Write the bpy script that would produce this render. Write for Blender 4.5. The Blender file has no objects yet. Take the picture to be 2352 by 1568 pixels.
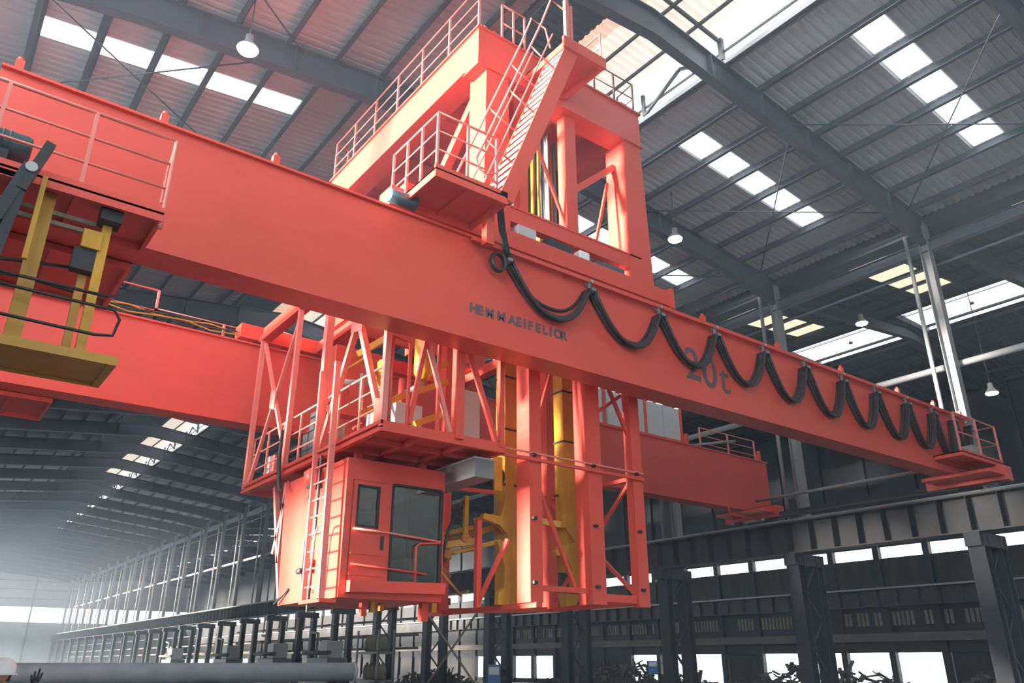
import bpy, bmesh, math, random
import numpy as np
from mathutils import Vector, Matrix
random.seed(7)
SC = bpy.context.scene
COL = SC.collection

# ------------------------------------------------------------------ camera
F, CX, CY = 1795.0, 1176.0, 784.0            # focal length and centre in pixels of the 2352x1568 frame
PITCH, AX = math.radians(22.3), math.radians(52.9)
CAM = np.array([0.0, 0.0, 1.65])
_h = np.array([math.cos(AX), math.sin(AX), 0.0])
_r = np.array([math.sin(AX), -math.cos(AX), 0.0])
_u = np.array([0.0, 0.0, 1.0])
_fw = _h * math.cos(PITCH) + _u * math.sin(PITCH)
_up = -_h * math.sin(PITCH) + _u * math.cos(PITCH)
cd = bpy.data.cameras.new('camera')
cd.sensor_width = 36.0
cd.lens = F / 2352.0 * 36.0
cd.clip_start, cd.clip_end = 0.05, 600
cam = bpy.data.objects.new('camera', cd)
COL.objects.link(cam)
M3 = Matrix((_r, _up, -_fw)).transposed()
cam.matrix_world = Matrix.Translation(Vector(CAM)) @ M3.to_4x4()
SC.camera = cam

# ------------------------------------------------------------------ sky, exposure
w = bpy.data.worlds.new('sky')
w.use_nodes = True
SC.world = w
bg = w.node_tree.nodes['Background']
bg.inputs[0].default_value = (0.84, 0.92, 1.0, 1)
bg.inputs[1].default_value = 5.0
# low hazy sun from the open left side
sd = bpy.data.lights.new('sun', 'SUN')
sd.energy = 30.0
sd.angle = math.radians(8)
sd.color = (1.0, 0.92, 0.84)
sun = bpy.data.objects.new('sun', sd)
COL.objects.link(sun)
_el, _az = math.radians(5), math.radians(-12)
sun.rotation_euler = Vector((math.cos(_el) * math.cos(_az), math.cos(_el) * math.sin(_az), -math.sin(_el))).to_track_quat('-Z', 'Y').to_euler()
sun.location = (-20, 18, 12)
vs = SC.view_settings
vs.view_transform = 'Standard'
vs.look = 'None'
vs.exposure = 0.25
vs.gamma = 1.0
vs.use_curve_mapping = False
try:
    SC.cycles.max_bounces = 5
    SC.cycles.volume_bounces = 0
    SC.cycles.use_light_tree = False
    SC.cycles.adaptive_threshold = 0.03
    SC.cycles.diffuse_bounces = 4
    SC.cycles.sample_clamp_indirect = 8.0
except Exception:
    pass


def at(x, y, **k):
    """measured point: where the photograph's pixel meets a plane X=, Y= or Z="""
    d = _r * (x - CX) + _up * (CY - y) + _fw * F
    (a, v), = k.items()
    i = 'XYZ'.index(a)
    t = (v - CAM[i]) / d[i]
    return Vector(CAM + d * t)


# ------------------------------------------------------------------ materials
def mat(name, col, rough=0.55, metal=0.0, noise=0.0, nscale=3.0, streak=None, emit=0.0, bump=0.0):
    m = bpy.data.materials.new(name)
    m.use_nodes = True
    nt = m.node_tree
    b = nt.nodes['Principled BSDF']
    b.inputs['Base Color'].default_value = (*col, 1)
    b.inputs['Roughness'].default_value = rough
    b.inputs['Metallic'].default_value = metal
    if emit:
        b.inputs['Emission Color'].default_value = (*col, 1)
        b.inputs['Emission Strength'].default_value = emit
    if noise:
        tc = nt.nodes.new('ShaderNodeTexCoord')
        mp = nt.nodes.new('ShaderNodeMapping')
        mp.inputs['Scale'].default_value = streak or (1, 1, 1)
        nz = nt.nodes.new('ShaderNodeTexNoise')
        nz.inputs['Scale'].default_value = nscale
        nz.inputs['Detail'].default_value = 6
        nz.inputs['Roughness'].default_value = 0.6
        rp = nt.nodes.new('ShaderNodeMapRange')
        rp.inputs['From Min'].default_value = 0.3
        rp.inputs['From Max'].default_value = 0.7
        rp.inputs['To Min'].default_value = 1 - noise
        rp.inputs['To Max'].default_value = 1 + noise
        mx = nt.nodes.new('ShaderNodeMix')
        mx.data_type = 'RGBA'
        mx.blend_type = 'MULTIPLY'
        mx.inputs['Factor'].default_value = 1
        mx.inputs['A'].default_value = (*col, 1)
        nt.links.new(tc.outputs['Object'], mp.inputs['Vector'])
        nt.links.new(mp.outputs['Vector'], nz.inputs['Vector'])
        nt.links.new(nz.outputs['Fac'], rp.inputs['Value'])
        cc = nt.nodes.new('ShaderNodeCombineColor')
        for i in range(3):
            nt.links.new(rp.outputs['Result'], cc.inputs[i])
        nt.links.new(cc.outputs['Color'], mx.inputs['B'])
        nt.links.new(mx.outputs['Result'], b.inputs['Base Color'])
        if bump:
            bp = nt.nodes.new('ShaderNodeBump')
            bp.inputs['Strength'].default_value = bump
            nt.links.new(nz.outputs['Fac'], bp.inputs['Height'])
            nt.links.new(bp.outputs['Normal'], b.inputs['Normal'])
    return m


def glass_mat(name, tint, refl=0.12):
    m = bpy.data.materials.new(name)
    m.use_nodes = True
    nt = m.node_tree
    for n in list(nt.nodes):
        nt.nodes.remove(n)
    out = nt.nodes.new('ShaderNodeOutputMaterial')
    tr = nt.nodes.new('ShaderNodeBsdfTransparent')
    tr.inputs[0].default_value = (*tint, 1)
    gl = nt.nodes.new('ShaderNodeBsdfGlossy')
    gl.inputs['Roughness'].default_value = 0.02
    gl.inputs[0].default_value = (0.9, 0.95, 0.95, 1)
    fr = nt.nodes.new('ShaderNodeFresnel')
    fr.inputs['IOR'].default_value = 1.5
    ad = nt.nodes.new('ShaderNodeMath')
    ad.inputs[1].default_value = refl
    ad.use_clamp = True
    mx = nt.nodes.new('ShaderNodeMixShader')
    nt.links.new(fr.outputs[0], ad.inputs[0])
    nt.links.new(ad.outputs[0], mx.inputs[0])
    nt.links.new(tr.outputs[0], mx.inputs[1])
    nt.links.new(gl.outputs[0], mx.inputs[2])
    nt.links.new(mx.outputs[0], out.inputs[0])
    return m


def emit_mat(name, col, s):
    m = bpy.data.materials.new(name)
    m.use_nodes = True
    nt = m.node_tree
    b = nt.nodes['Principled BSDF']
    b.inputs['Base Color'].default_value = (0.8, 0.8, 0.8, 1)
    b.inputs['Emission Color'].default_value = (*col, 1)
    b.inputs['Emission Strength'].default_value = s
    return m


RED = mat('crane_red_paint', (0.68, 0.082, 0.052), 0.42, noise=0.10, nscale=0.9, streak=(0.5, 0.5, 1))
REDP = mat('girder_red_paint', (0.68, 0.09, 0.06), 0.4, noise=0.13, nscale=0.7, streak=(0.35, 1, 0.9))
PINK = mat('faded_pink_red_paint', (0.72, 0.22, 0.18), 0.5, noise=0.1, nscale=4)
YEL = mat('yellow_paint', (0.58, 0.31, 0.014), 0.45, noise=0.22, nscale=3, streak=(1, 1, .4))
OCH = mat('ochre_plate_paint', (0.50, 0.27, 0.025), 0.5, noise=0.12, nscale=2)
DARK = mat('dark_blue_grey_steel', (0.026, 0.032, 0.038), 0.6, noise=0.25, nscale=2)
PURL = mat('grey_purlin_steel', (0.06, 0.075, 0.095), 0.55, noise=0.12, nscale=1.5)
RAFT = mat('blue_grey_rafter_paint', (0.075, 0.09, 0.115), 0.5, noise=0.12, nscale=1)
COLM = mat('pale_grey_column_paint', (0.24, 0.25, 0.25), 0.5, noise=0.12, nscale=1)
RUNW = mat('dark_runway_steel', (0.055, 0.056, 0.056), 0.6, noise=0.25, nscale=1.2)
SHEET = mat('grey_corrugated_sheet', (0.50, 0.54, 0.56), 0.55, noise=0.10, nscale=0.6)
SHEETD = mat('shaded_corrugated_sheet', (0.03, 0.035, 0.04), 0.7, noise=0.2, nscale=0.5)  # near-black colour stands in for the poor light on these sheets
WALLS = mat('weathered_shaded_wall_sheet', (0.035, 0.037, 0.036), 0.7, noise=0.4, nscale=0.8, streak=(1, 3, .4))  # weathering by noise; the dark base colour carries the interior's shade
BEIGE = mat('beige_concrete_beam', (0.14, 0.13, 0.11), 0.8, noise=0.2, nscale=1)
SLAT = mat('tan_louvre_slat', (0.24, 0.22, 0.16), 0.7, noise=0.25, nscale=2)
FLOOR = mat('dusty_concrete_floor', (0.21, 0.21, 0.205), 0.8, noise=0.2, nscale=0.4)
BLACK = mat('black_rubber', (0.018, 0.019, 0.02), 0.5, noise=0.3, nscale=9)
CABLE = mat('grey_black_cable', (0.035, 0.036, 0.038), 0.45, noise=0.35, nscale=14)
CABB = mat('blue_grey_cable', (0.16, 0.24, 0.27), 0.45)
ORNG = mat('orange_hose', (0.55, 0.20, 0.03), 0.5)
GREYM = mat('galvanised_grey', (0.40, 0.41, 0.42), 0.45, metal=0.3, noise=0.1)
LGREY = mat('light_grey_panel', (0.52, 0.57, 0.59), 0.55, noise=0.06, nscale=2)
PIPEM = mat('pale_blue_grey_pipe', (0.38, 0.48, 0.54), 0.45, noise=0.15, nscale=2)
DGREY = mat('grey_duct_paint', (0.24, 0.245, 0.25), 0.5, noise=0.12, nscale=2)
WHITE = mat('white_shell', (0.82, 0.84, 0.83), 0.4)
MOTOR = mat('dark_teal_motor_paint', (0.055, 0.10, 0.12), 0.4, noise=0.15)
BLUE = mat('blue_sheet', (0.05, 0.22, 0.55), 0.5, noise=0.15)
SCRAP = mat('rusty_grey_scrap', (0.09, 0.085, 0.075), 0.7, noise=0.5, nscale=3)
SKIN = mat('skin', (0.42, 0.24, 0.16), 0.6)
CLOTH = mat('dark_blue_workwear', (0.03, 0.05, 0.09), 0.8)
TEXT = mat('faded_grey_lettering', (0.13, 0.09, 0.10), 0.6)
GLASS = glass_mat('cabin_glass', (0.80, 0.88, 0.82), 0.22)
SKYL = emit_mat('daylit_translucent_sheet', (0.93, 0.97, 1.0), 3.2)
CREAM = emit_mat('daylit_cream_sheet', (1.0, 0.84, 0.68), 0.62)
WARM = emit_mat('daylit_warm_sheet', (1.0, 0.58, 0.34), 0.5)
DIMY = emit_mat('daylit_dusty_yellow_sheet', (0.95, 0.83, 0.55), 0.9)
WIN = emit_mat('daylit_window_band', (0.95, 0.98, 1.0), 2.2)
SKYDIM = emit_mat('dim_translucent_sheet', (0.9, 0.95, 1.0), 0.35)  # lower emission, for the skylight panels of the far bays
WIN2 = emit_mat('daylit_rooflight', (0.95, 0.98, 1.0), 1.2)
LAMP = emit_mat('lit_lamp_lens', (0.92, 0.98, 1.0), 14.0)


# ------------------------------------------------------------------ mesh builder
class MB:
    def __init__(s):
        s.v, s.f, s.sm = [], [], []

    def add(s, vs, fs, smooth=False):
        n = len(s.v)
        s.v += [tuple(p) for p in vs]
        for f in fs:
            s.f.append(tuple(i + n for i in f))
            s.sm.append(smooth)
        return s

    def box(s, x0, x1, y0, y1, z0, z1):
        v = [(x0, y0, z0), (x1, y0, z0), (x1, y1, z0), (x0, y1, z0), (x0, y0, z1), (x1, y0, z1), (x1, y1, z1), (x0, y1, z1)]
        return s.add(v, [(3, 2, 1, 0), (4, 5, 6, 7), (0, 1, 5, 4), (1, 2, 6, 5), (2, 3, 7, 6), (3, 0, 4, 7)])

    def _frame(s, a, b, up):
        d = (b - a).normalized()
        u = Vector(up)
        if abs(d.dot(u)) > 0.98:
            u = Vector((1, 0, 0)) if abs(d.x) < 0.9 else Vector((0, 1, 0))
        r = d.cross(u).normalized()
        u = r.cross(d).normalized()
        return d, r, u

    def beam(s, a, b, wd, ht=None, up=(0, 0, 1)):
        a, b = Vector(a), Vector(b)
        ht = wd if ht is None else ht
        d, r, u = s._frame(a, b, up)
        v = []
        for p in (a, b):
            for i, j in ((-1, -1), (1, -1), (1, 1), (-1, 1)):
                v.append(p + r * (i * wd / 2) + u * (j * ht / 2))
        return s.add(v, [(3, 2, 1, 0), (4, 5, 6, 7), (0, 1, 5, 4), (1, 2, 6, 5), (2, 3, 7, 6), (3, 0, 4, 7)])

    def ibeam(s, a, b, wd, ht, tf=0.025, tw=0.02, up=(0, 0, 1)):
        a, b = Vector(a), Vector(b)
        d, r, u = s._frame(a, b, up)
        for off, ww, hh in ((ht / 2 - tf / 2, wd, tf), (-ht / 2 + tf / 2, wd, tf), (0, tw, ht - 2 * tf)):
            s.beam(a + u * off, b + u * off, ww, hh, up)
        return s

    def tube(s, pts, r, n=8, caps=True, closed=False):
        pts = [Vector(p) for p in pts]
        rings = []
        u = None
        N = len(pts)
        base = len(s.v)
        vs = []
        for i, p in enumerate(pts):
            if closed:
                d = (pts[(i + 1) % N] - pts[i - 1]).normalized()
            else:
                d = (pts[min(i + 1, N - 1)] - pts[max(i - 1, 0)]).normalized()
            if u is None:
                u = Vector((0, 0, 1)) if abs(d.z) < 0.9 else Vector((1, 0, 0))
            rt = d.cross(u).normalized()
            u = rt.cross(d).normalized()
            rr = r[i] if isinstance(r, (list, tuple)) else r
            for k in range(n):
                a = 2 * math.pi * k / n
                vs.append(p + rt * (rr * math.cos(a)) + u * (rr * math.sin(a)))
        fs = []
        for i in range(N if closed else N - 1):
            j = (i + 1) % N
            for k in range(n):
                fs.append((i * n + k, i * n + (k + 1) % n, j * n + (k + 1) % n, j * n + k))
        s.add(vs, fs, True)
        if caps and not closed:
            s.f.append(tuple(base + k for k in reversed(range(n)))); s.sm.append(False)
            s.f.append(tuple(base + (N - 1) * n + k for k in range(n))); s.sm.append(False)
        return s

    def prism(s, pts, vec):
        """closed polygon (3D points) pushed along vec"""
        pts = [Vector(p) for p in pts]
        vec = Vector(vec)
        n = len(pts)
        v = pts + [p + vec for p in pts]
        fs = [tuple(reversed(range(n))), tuple(range(n, 2 * n))]
        fs += [(i, (i + 1) % n, (i + 1) % n + n, i + n) for i in range(n)]
        return s.add(v, fs)

    def lathe(s, prof, c, axis='Z', n=20):
        """profile of (radius, height) turned about an axis through c"""
        c = Vector(c)
        vs, fs = [], []
        for r, hh in prof:
            for k in range(n):
                a = 2 * math.pi * k / n
                p = {'Z': (r * math.cos(a), r * math.sin(a), hh), 'Y': (r * math.cos(a), hh, r * math.sin(a)),
                     'X': (hh, r * math.cos(a), r * math.sin(a))}[axis]
                vs.append(c + Vector(p))
        for i in range(len(prof) - 1):
            for k in range(n):
                fs.append((i * n + k, i * n + (k + 1) % n, (i + 1) * n + (k + 1) % n, (i + 1) * n + k))
        base = len(s.v)
        s.add(vs, fs, True)
        s.f.append(tuple(base + k for k in reversed(range(n)))); s.sm.append(False)
        m = (len(prof) - 1) * n
        s.f.append(tuple(base + m + k for k in range(n))); s.sm.append(False)
        return s

    def mesh(s, name, material):
        me = bpy.data.meshes.new(name)
        me.from_pydata(s.v, [], s.f)
        me.polygons.foreach_set('use_smooth', s.sm)
        bm = bmesh.new()
        bm.from_mesh(me)
        bmesh.ops.recalc_face_normals(bm, faces=bm.faces)
        bm.to_mesh(me)
        bm.free()
        me.materials.append(material)
        return me

    def build(s, name, material, parent=None, label=None, bevel=0):
        me = s.mesh(name, material)
        return link(name, me, parent, label, bevel)


def link(name, me, parent=None, label=None, bevel=0, loc=None):
    o = bpy.data.objects.new(name, me)
    COL.objects.link(o)
    if parent is not None:
        o.parent = parent
        par_loc = world_loc(parent)
        o.location = (Vector(loc) if loc is not None else Vector((0, 0, 0))) - par_loc
    elif loc is not None:
        o.location = loc
    if label:
        o['label'] = label
    if bevel:
        md = o.modifiers.new('edge', 'BEVEL')
        md.width = bevel
        md.segments = 2
        md.limit_method = 'ANGLE'
    return o


def world_loc(o):
    v = Vector((0, 0, 0))
    while o is not None:
        v += o.location
        o = o.parent
    return v


def root(name, loc, label, cat, kind=None, group=None):
    o = bpy.data.objects.new(name, None)
    o.empty_display_size = 0.2
    COL.objects.link(o)
    o.location = loc
    o['label'] = label
    o['category'] = cat
    if kind:
        o['kind'] = kind
    if group:
        o['group'] = group
    return o


def tag(o, label, cat, kind=None, group=None):
    o['label'] = label
    o['category'] = cat
    if kind:
        o['kind'] = kind
    if group:
        o['group'] = group
    return o


def railing(parent, pts, hgt, n_mid=2, post_every=1.0, r=0.022, m=None, post_w=0.045, name='railing', post_m=None, ends=(True, True)):
    """rails along pts (base line) with separate upright posts as sub-parts"""
    m = m or PINK
    pts = [Vector(p) for p in pts]
    rl = MB().tube([p + Vector((0, 0, hgt)) for p in pts], r, 6).build(name, m, parent)
    for k in range(1, n_mid + 1):
        z = hgt * (1 - k / (n_mid + 1.0))
        MB().tube([p + Vector((0, 0, z)) for p in pts], r * 0.75, 6).build('middle_rail', m, rl)
    for i in range(len(pts) - 1):
        a, b = pts[i], pts[i + 1]
        n = max(1, round((b - a).length / post_every))
        for j in range(n + 1):
            if j == n and i < len(pts) - 2:
                continue
            if (i == 0 and j == 0 and not ends[0]) or (i == len(pts) - 2 and j == n and not ends[1]):
                continue
            p = a.lerp(b, j / n)
            MB().beam(p, p + Vector((0, 0, hgt)), post_w).build('railing_post', post_m or m, rl)
    return rl


# ================================================================== SETTING
BAY = 6.0
Y0 = 10.2
FRAMES = [Y0 + BAY * k for k in range(-4, 27)]            # portal frames along the hall
YN, YF = FRAMES[0], FRAMES[-1]
XL, XR, XRG = -1.9, 25.5, 12.2                            # left eave, right eave, ridge
SL = 0.105
ZRG = 17.5


def roof_z(x):
    return ZRG - SL * abs(x - XRG)


fl = MB().box(-30, 60, YN - 25, YF + 12, -0.3, 0.0).build('floor', FLOOR)
tag(fl, 'grey dusty concrete workshop floor under the whole hall', 'floor', 'structure')

# ---- main roof
ceiling = root('ceiling', (XRG, 0, ZRG), 'pitched grey corrugated roof with rafters and purlins above the red crane', 'ceiling', 'structure')


def corrugated(x0, z0, x1, z1, length, pitch=0.25, depth=0.045):
    """sheet in local coords from (x0,0,z0) to (x1,0,z1), ribs run with x, repeated along y"""
    vs, fs = [], []
    n = int(round(length / pitch))
    prof = []
    for i in range(n):
        y = i * pitch
        prof += [(y, 0), (y + pitch * .50, 0), (y + pitch * .60, depth), (y + pitch * .90, depth)]
    prof.append((n * pitch, 0))
    for y, d in prof:
        vs.append((x0, y, z0 + d))
        vs.append((x1, y, z1 + d))
    for i in range(len(prof) - 1):
        fs.append((2 * i, 2 * i + 1, 2 * i + 3, 2 * i + 2))
    return vs, fs


def sheet_mesh(name, x0, x1, zf, m, length=BAY):
    mb = MB()
    v, f = corrugated(x0, zf(x0), x1, zf(x1), length)
    mb.add(v, f)
    v2 = [(x0, 0, zf(x0) + .06), (x1, 0, zf(x1) + .06), (x1, length, zf(x1) + .06), (x0, length, zf(x0) + .06)]
    mb.add(v2, [(0, 1, 2, 3)])
    return mb.mesh(name, m)


MXL, MXR = 9.6, 15.15                                     # ridge ventilator opening
me_r = sheet_mesh('roof_sheet', MXR, XR + 0.6, roof_z, SHEET)
me_l = sheet_mesh('roof_sheet', XL - 0.6, MXL, roof_z, SHEET)


def mon_z(x):
    return 18.25 - 0.10 * abs(x - XRG)


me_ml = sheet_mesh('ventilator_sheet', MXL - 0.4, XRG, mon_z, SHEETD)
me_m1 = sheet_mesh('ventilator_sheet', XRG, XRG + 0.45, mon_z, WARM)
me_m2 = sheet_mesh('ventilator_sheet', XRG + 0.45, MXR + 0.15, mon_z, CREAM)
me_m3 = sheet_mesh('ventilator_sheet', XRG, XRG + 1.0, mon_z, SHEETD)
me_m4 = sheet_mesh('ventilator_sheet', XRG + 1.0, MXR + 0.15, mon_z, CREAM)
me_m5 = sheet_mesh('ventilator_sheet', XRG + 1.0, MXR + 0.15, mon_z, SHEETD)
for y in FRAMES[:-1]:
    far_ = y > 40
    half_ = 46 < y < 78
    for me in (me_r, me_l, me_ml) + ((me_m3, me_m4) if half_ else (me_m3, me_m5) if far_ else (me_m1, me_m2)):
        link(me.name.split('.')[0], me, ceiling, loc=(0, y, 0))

# skylight panels: one strip a bay on each slope, cut by the purlins
PUR_R = [16.6 + 1.37 * i for i in range(6)]
PUR_L = [9.0, 7.65, 6.3, 4.97, 3.64, 2.30, .97, -.37]


def sky_mesh(x0, x1, wy, m=None):
    mb = MB()
    z0, z1 = roof_z(x0) - .02, roof_z(x1) - .02
    mb.prism([(x0, 0, z0), (x1, 0, z1), (x1, wy, z1), (x0, wy, z0)], (0, 0, 0.012))
    return mb.mesh('skylight_panel', m or SKYL)


sk_r = [sky_mesh(PUR_R[i] + .08, PUR_R[i + 1] - .1, .85) for i in range(5)]
sk_d = [sky_mesh(PUR_R[i] + .08, PUR_R[i + 1] - .1, .85, SKYDIM) for i in range(5)]
sk_l = [sky_mesh(PUR_L[i + 1] + .05, PUR_L[i] - .05, .75) for i in range(2, 7)]
for y in FRAMES[:-1]:
    for me in (sk_r if y < 45 else sk_d):
        link('skylight_panel', me, ceiling, loc=(0, y + 2.3, 0))
    if y < 24:
        for me in sk_l:
            link('skylight_panel', me, ceiling, loc=(0, y + 2.3, 0))

# purlins: Z-sections the length of the hall
for x in PUR_R + [24.85, MXR - .05] + PUR_L + [-1.6, MXL + .05]:
    z = roof_z(x)
    mb = MB()
    mb.box(x - .015, x + .015, YN, YF, z - .27, z - .01)
    mb.box(x - .11, x - .015, YN, YF, z - .27, z - .245)
    mb.box(x + .015, x + .11, YN, YF, z - .035, z - .01)
    mb.build('purlin', PURL, ceiling)
for x in (MXR + .02, MXL - .02):                          # pale gutter pipes along the ventilator edge
    z = roof_z(x)
    MB().tube([(x + .12, YN, z - .12), (x + .12, YF, z - .12)], .06, 8).build('gutter_pipe', COLM, ceiling)
    MB().beam((x, YN, z + .35), (x, YF, z + .35), .05, .07).build('ventilator_rail', DARK, ceiling)

# rafters: tapered I-sections, shared mesh
def rafter_mesh():
    mb = MB()
    for s_, xe in ((1, XR), (-1, XL)):
        xs = [XRG, XRG + (xe - XRG) * .75, xe]
        dep = [.85, .82, 1.05]
        for i in range(2):
            xa, xb = xs[i], xs[i + 1]
            za, zb = roof_z(xa) - .25, roof_z(xb) - .25
            la, lb = za - dep[i], zb - dep[i + 1]
            if s_ < 0 and i == 1:
                pass
            mb.prism([(xa, -.012, za), (xb, -.012, zb), (xb, -.012, lb), (xa, -.012, la)], (0, .024, 0))
            mb.prism([(xa, -.14, za), (xb, -.14, zb), (xb, -.14, zb - .03), (xa, -.14, za - .03)], (0, .28, 0))
            mb.prism([(xa, -.14, la), (xb, -.14, lb), (xb, -.14, lb + .03), (xa, -.14, la + .03)], (0, .28, 0))
        for k in range(1, 6):
            x = XRG + (xe - XRG) * k / 6.0
            d = .80 if k < 5 else .88
            mb.box(x - .01, x + .01, -.13, .13, roof_z(x) - .25 - d, roof_z(x) - .26)
    return mb.mesh('rafter', RAFT)


me_raft = rafter_mesh()
for y in FRAMES:
    link('rafter', me_raft, ceiling, loc=(0, y, 0))

# ventilator frames: posts and zigzag braces over the opening's right edge
vent = MB()
for x, s_ in ((MXR - .05, 1), (MXL + .05, -1)):
    vent.beam((x, 0, roof_z(x)), (x, 0, mon_z(x)), .13)
    vent.beam((x, 3, roof_z(x)), (x, 3, mon_z(x)), .1)
    vent.beam((x, 0, roof_z(x)), (x, 1.5, mon_z(x)), .08)
    vent.beam((x, 3, roof_z(x)), (x, 1.5, mon_z(x)), .08)
vent.beam((MXL, 0, mon_z(MXL) - .1), (XRG, 0, mon_z(XRG) - .1), .07, .12)
vent.beam((MXR, 0, mon_z(MXR) - .1), (XRG, 0, mon_z(XRG) - .1), .07, .12)
for x in (13.2, 14.2):
    vent.box(x - .03, x + .03, 0, BAY, mon_z(x) - .12, mon_z(x) - .02)
me_vent = vent.mesh('ventilator_frame', DARK)
for y in FRAMES[:-1]:
    link('ventilator_frame', me_vent, ceiling, loc=(0, y, 0))

# cross brace rods under the roof sheets
def zrod(x):
    return roof_z(x) - .35


for y in (4.2, 10.2, 16.2, 22.2, 28.2):
    for xa, xb in ((18.2, 24.6), (-1.6, 5.4)):
        MB().tube([(xa, y, zrod(xa)), (xb, y + BAY, zrod(xb))], .022, 6).build('brace_rod', PURL, ceiling)
        MB().tube([(xb, y, zrod(xb) - .05), (xa, y + BAY, zrod(xa) - .05)], .022, 6).build('brace_rod', PURL, ceiling)

# ---- right column line
wall_r = root('wall_right', (XR, 0, 0), 'open line of grey steel columns dividing the two halls', 'column row', 'structure')
RX = 24.3                                                   # runway beam face and lower column leg
me_col = MB().ibeam((25.4, 0, 6.1), (25.4, 0, roof_z(XR) - .5), .32, .30, .025, .02, up=(0, 1, 0)).mesh('column', COLM)
me_colp = MB().tube([(25.05, .0, 6.1), (25.05, .0, roof_z(XR) - .9)], .07, 8).mesh('down_pipe', COLM)
low = MB()
for x in (24.42, 25.5):
    low.ibeam((x, 0, 0), (x, 0, 5.05), .46, .36, .025, .02, up=(1, 0, 0))
low.box(24.1, 25.8, -.22, .22, 4.7, 5.08)
low.box(24.1, 25.85, -.25, .25, 0, .06)
me_low = low.mesh('laced_column', DARK)
lace = []
zs = [0.3 + .88 * i for i in range(6)]
for i in range(5):
    a, b = (24.55, 25.35) if i % 2 == 0 else (25.35, 24.55)
    lace.append(MB().beam((a, -.1, zs[i]), (b, -.1, zs[i + 1]), .05, .10, up=(0, 1, 0)).mesh('lacing_bar', DARK))
for y in FRAMES:
    if y < -3:
        continue
    link('column', me_col, wall_r, loc=(0, y, 0))
    link('down_pipe', me_colp, wall_r, loc=(0, y + .45, 0))
    lc = link('laced_column', me_low, wall_r, loc=(0, y, 0))
    if y < 50:
        for me in lace:
            link('lacing_bar', me, lc, loc=(0, y, 0))
# eave beam, long pipes, column bracing
MB().box(25.75, 26.45, YN, YF, 15.55, 16.35).build('valley_gutter', DARK, wall_r)
MB().ibeam((25.45, YN, 14.75), (25.45, YF, 14.75), .25, .4).build('eave_beam', RAFT, wall_r)
MB().tube([(25.75, YN, 10.55), (25.75, YF, 10.55)], .11, 10).build('service_pipe', COLM, wall_r)
MB().tube([(25.9, YN, 14.2), (25.9, YF, 14.2)], .05, 8).build('service_pipe', PURL, wall_r)
for (ya, yb) in ((34.5, 40.3),):
    for za, zb, o_ in ((0.1, 4.4, 0), (4.4, 0.1, .06)):
        MB().beam((24.3 - o_, ya, za), (24.3 - o_, yb, zb), .10, .05, up=(1, 0, 0)).build('cross_brace', SLAT, wall_r)
for z, m in ((4.15, PURL), (3.2, BEIGE), (2.45, BEIGE)):
    MB().beam((26.1, 44, z), (26.1, YF, z), .12, .14).build('girt', m, wall_r)

# ---- runway beam (right) with rail and stiffeners
runway = root('runway_beam', (RX, 0, 5.1), 'long dark steel crane runway beam with rail along the right columns', 'beam', 'structure')
rb = MB()
rb.box(24.0, 24.75, YN, YF, 6.09, 6.13)
rb.box(24.08, 24.67, YN, YF, 5.08, 5.12)
rb.box(24.365, 24.385, YN, YF, 5.12, 6.09)
rb.build('runway_girder', RUNW, runway)
MB().box(24.33, 24.42, YN, YF, 6.13, 6.24).build('crane_rail', GREYM, runway)
MB().tube([(24.02, YN, 6.17), (24.02, YF, 6.17)], .03, 6).build('conductor_bar', COLM, runway)
me_st = MB().box(24.06, 24.365, -.01, .01, 5.12, 6.09).mesh('stiffener', DARK)
y = 2.4
while y < YF:
    link('stiffener', me_st, runway, loc=(0, y, 0))
    y += 0.86 if y < 30 else 1.0
# left runway, out of the frame but carrying the bridge
runl = root('runway_beam', (-1.0, 0, 5.1), 'dark steel crane runway beam along the left wall', 'beam', 'structure')
MB().ibeam((-1.0, YN, 5.65), (-1.0, YF, 5.65), .4, 1.05, .03, .02).build('runway_girder', RUNW, runl)
MB().box(-1.05, -.95, YN, YF, 6.17, 6.25).build('crane_rail', GREYM, runl)

# ---- left wall: low sheet wall, columns and an open daylight band cut by unseen panels added to shape the sun
wall_l = root('wall_left', (XL, 0, 0), 'left side of the hall, steel columns with open daylight band, panels added to shape the sun', 'wall', 'structure')
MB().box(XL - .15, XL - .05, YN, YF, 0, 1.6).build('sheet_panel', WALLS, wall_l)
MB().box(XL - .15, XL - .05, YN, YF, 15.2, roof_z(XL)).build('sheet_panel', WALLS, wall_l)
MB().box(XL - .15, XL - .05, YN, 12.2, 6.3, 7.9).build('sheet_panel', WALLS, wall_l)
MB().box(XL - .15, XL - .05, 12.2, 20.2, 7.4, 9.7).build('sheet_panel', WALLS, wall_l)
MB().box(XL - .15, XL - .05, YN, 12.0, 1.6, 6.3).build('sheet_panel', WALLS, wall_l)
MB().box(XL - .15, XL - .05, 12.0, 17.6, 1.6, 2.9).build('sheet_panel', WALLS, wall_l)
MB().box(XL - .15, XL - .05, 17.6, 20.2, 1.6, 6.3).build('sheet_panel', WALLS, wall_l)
me_cl = MB().ibeam((XL - .05, 0, 0), (XL - .05, 0, roof_z(XL) - .4), .34, .32, .025, .02, up=(0, 1, 0)).mesh('column', DARK)
for y in FRAMES:
    link('column', me_cl, wall_l, loc=(0, y, 0))
for z in (5.0, 10.5):
    MB().beam((XL, YN, z), (XL, YF, z), .12, .2).build('girt', DARK, wall_l)
# unseen panel added to keep sun off the second hall
MB().box(XL - .25, XL - .16, 20.2, 78, 1.6, 15.2).build('sheet_panel', WALLS, wall_l)

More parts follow.
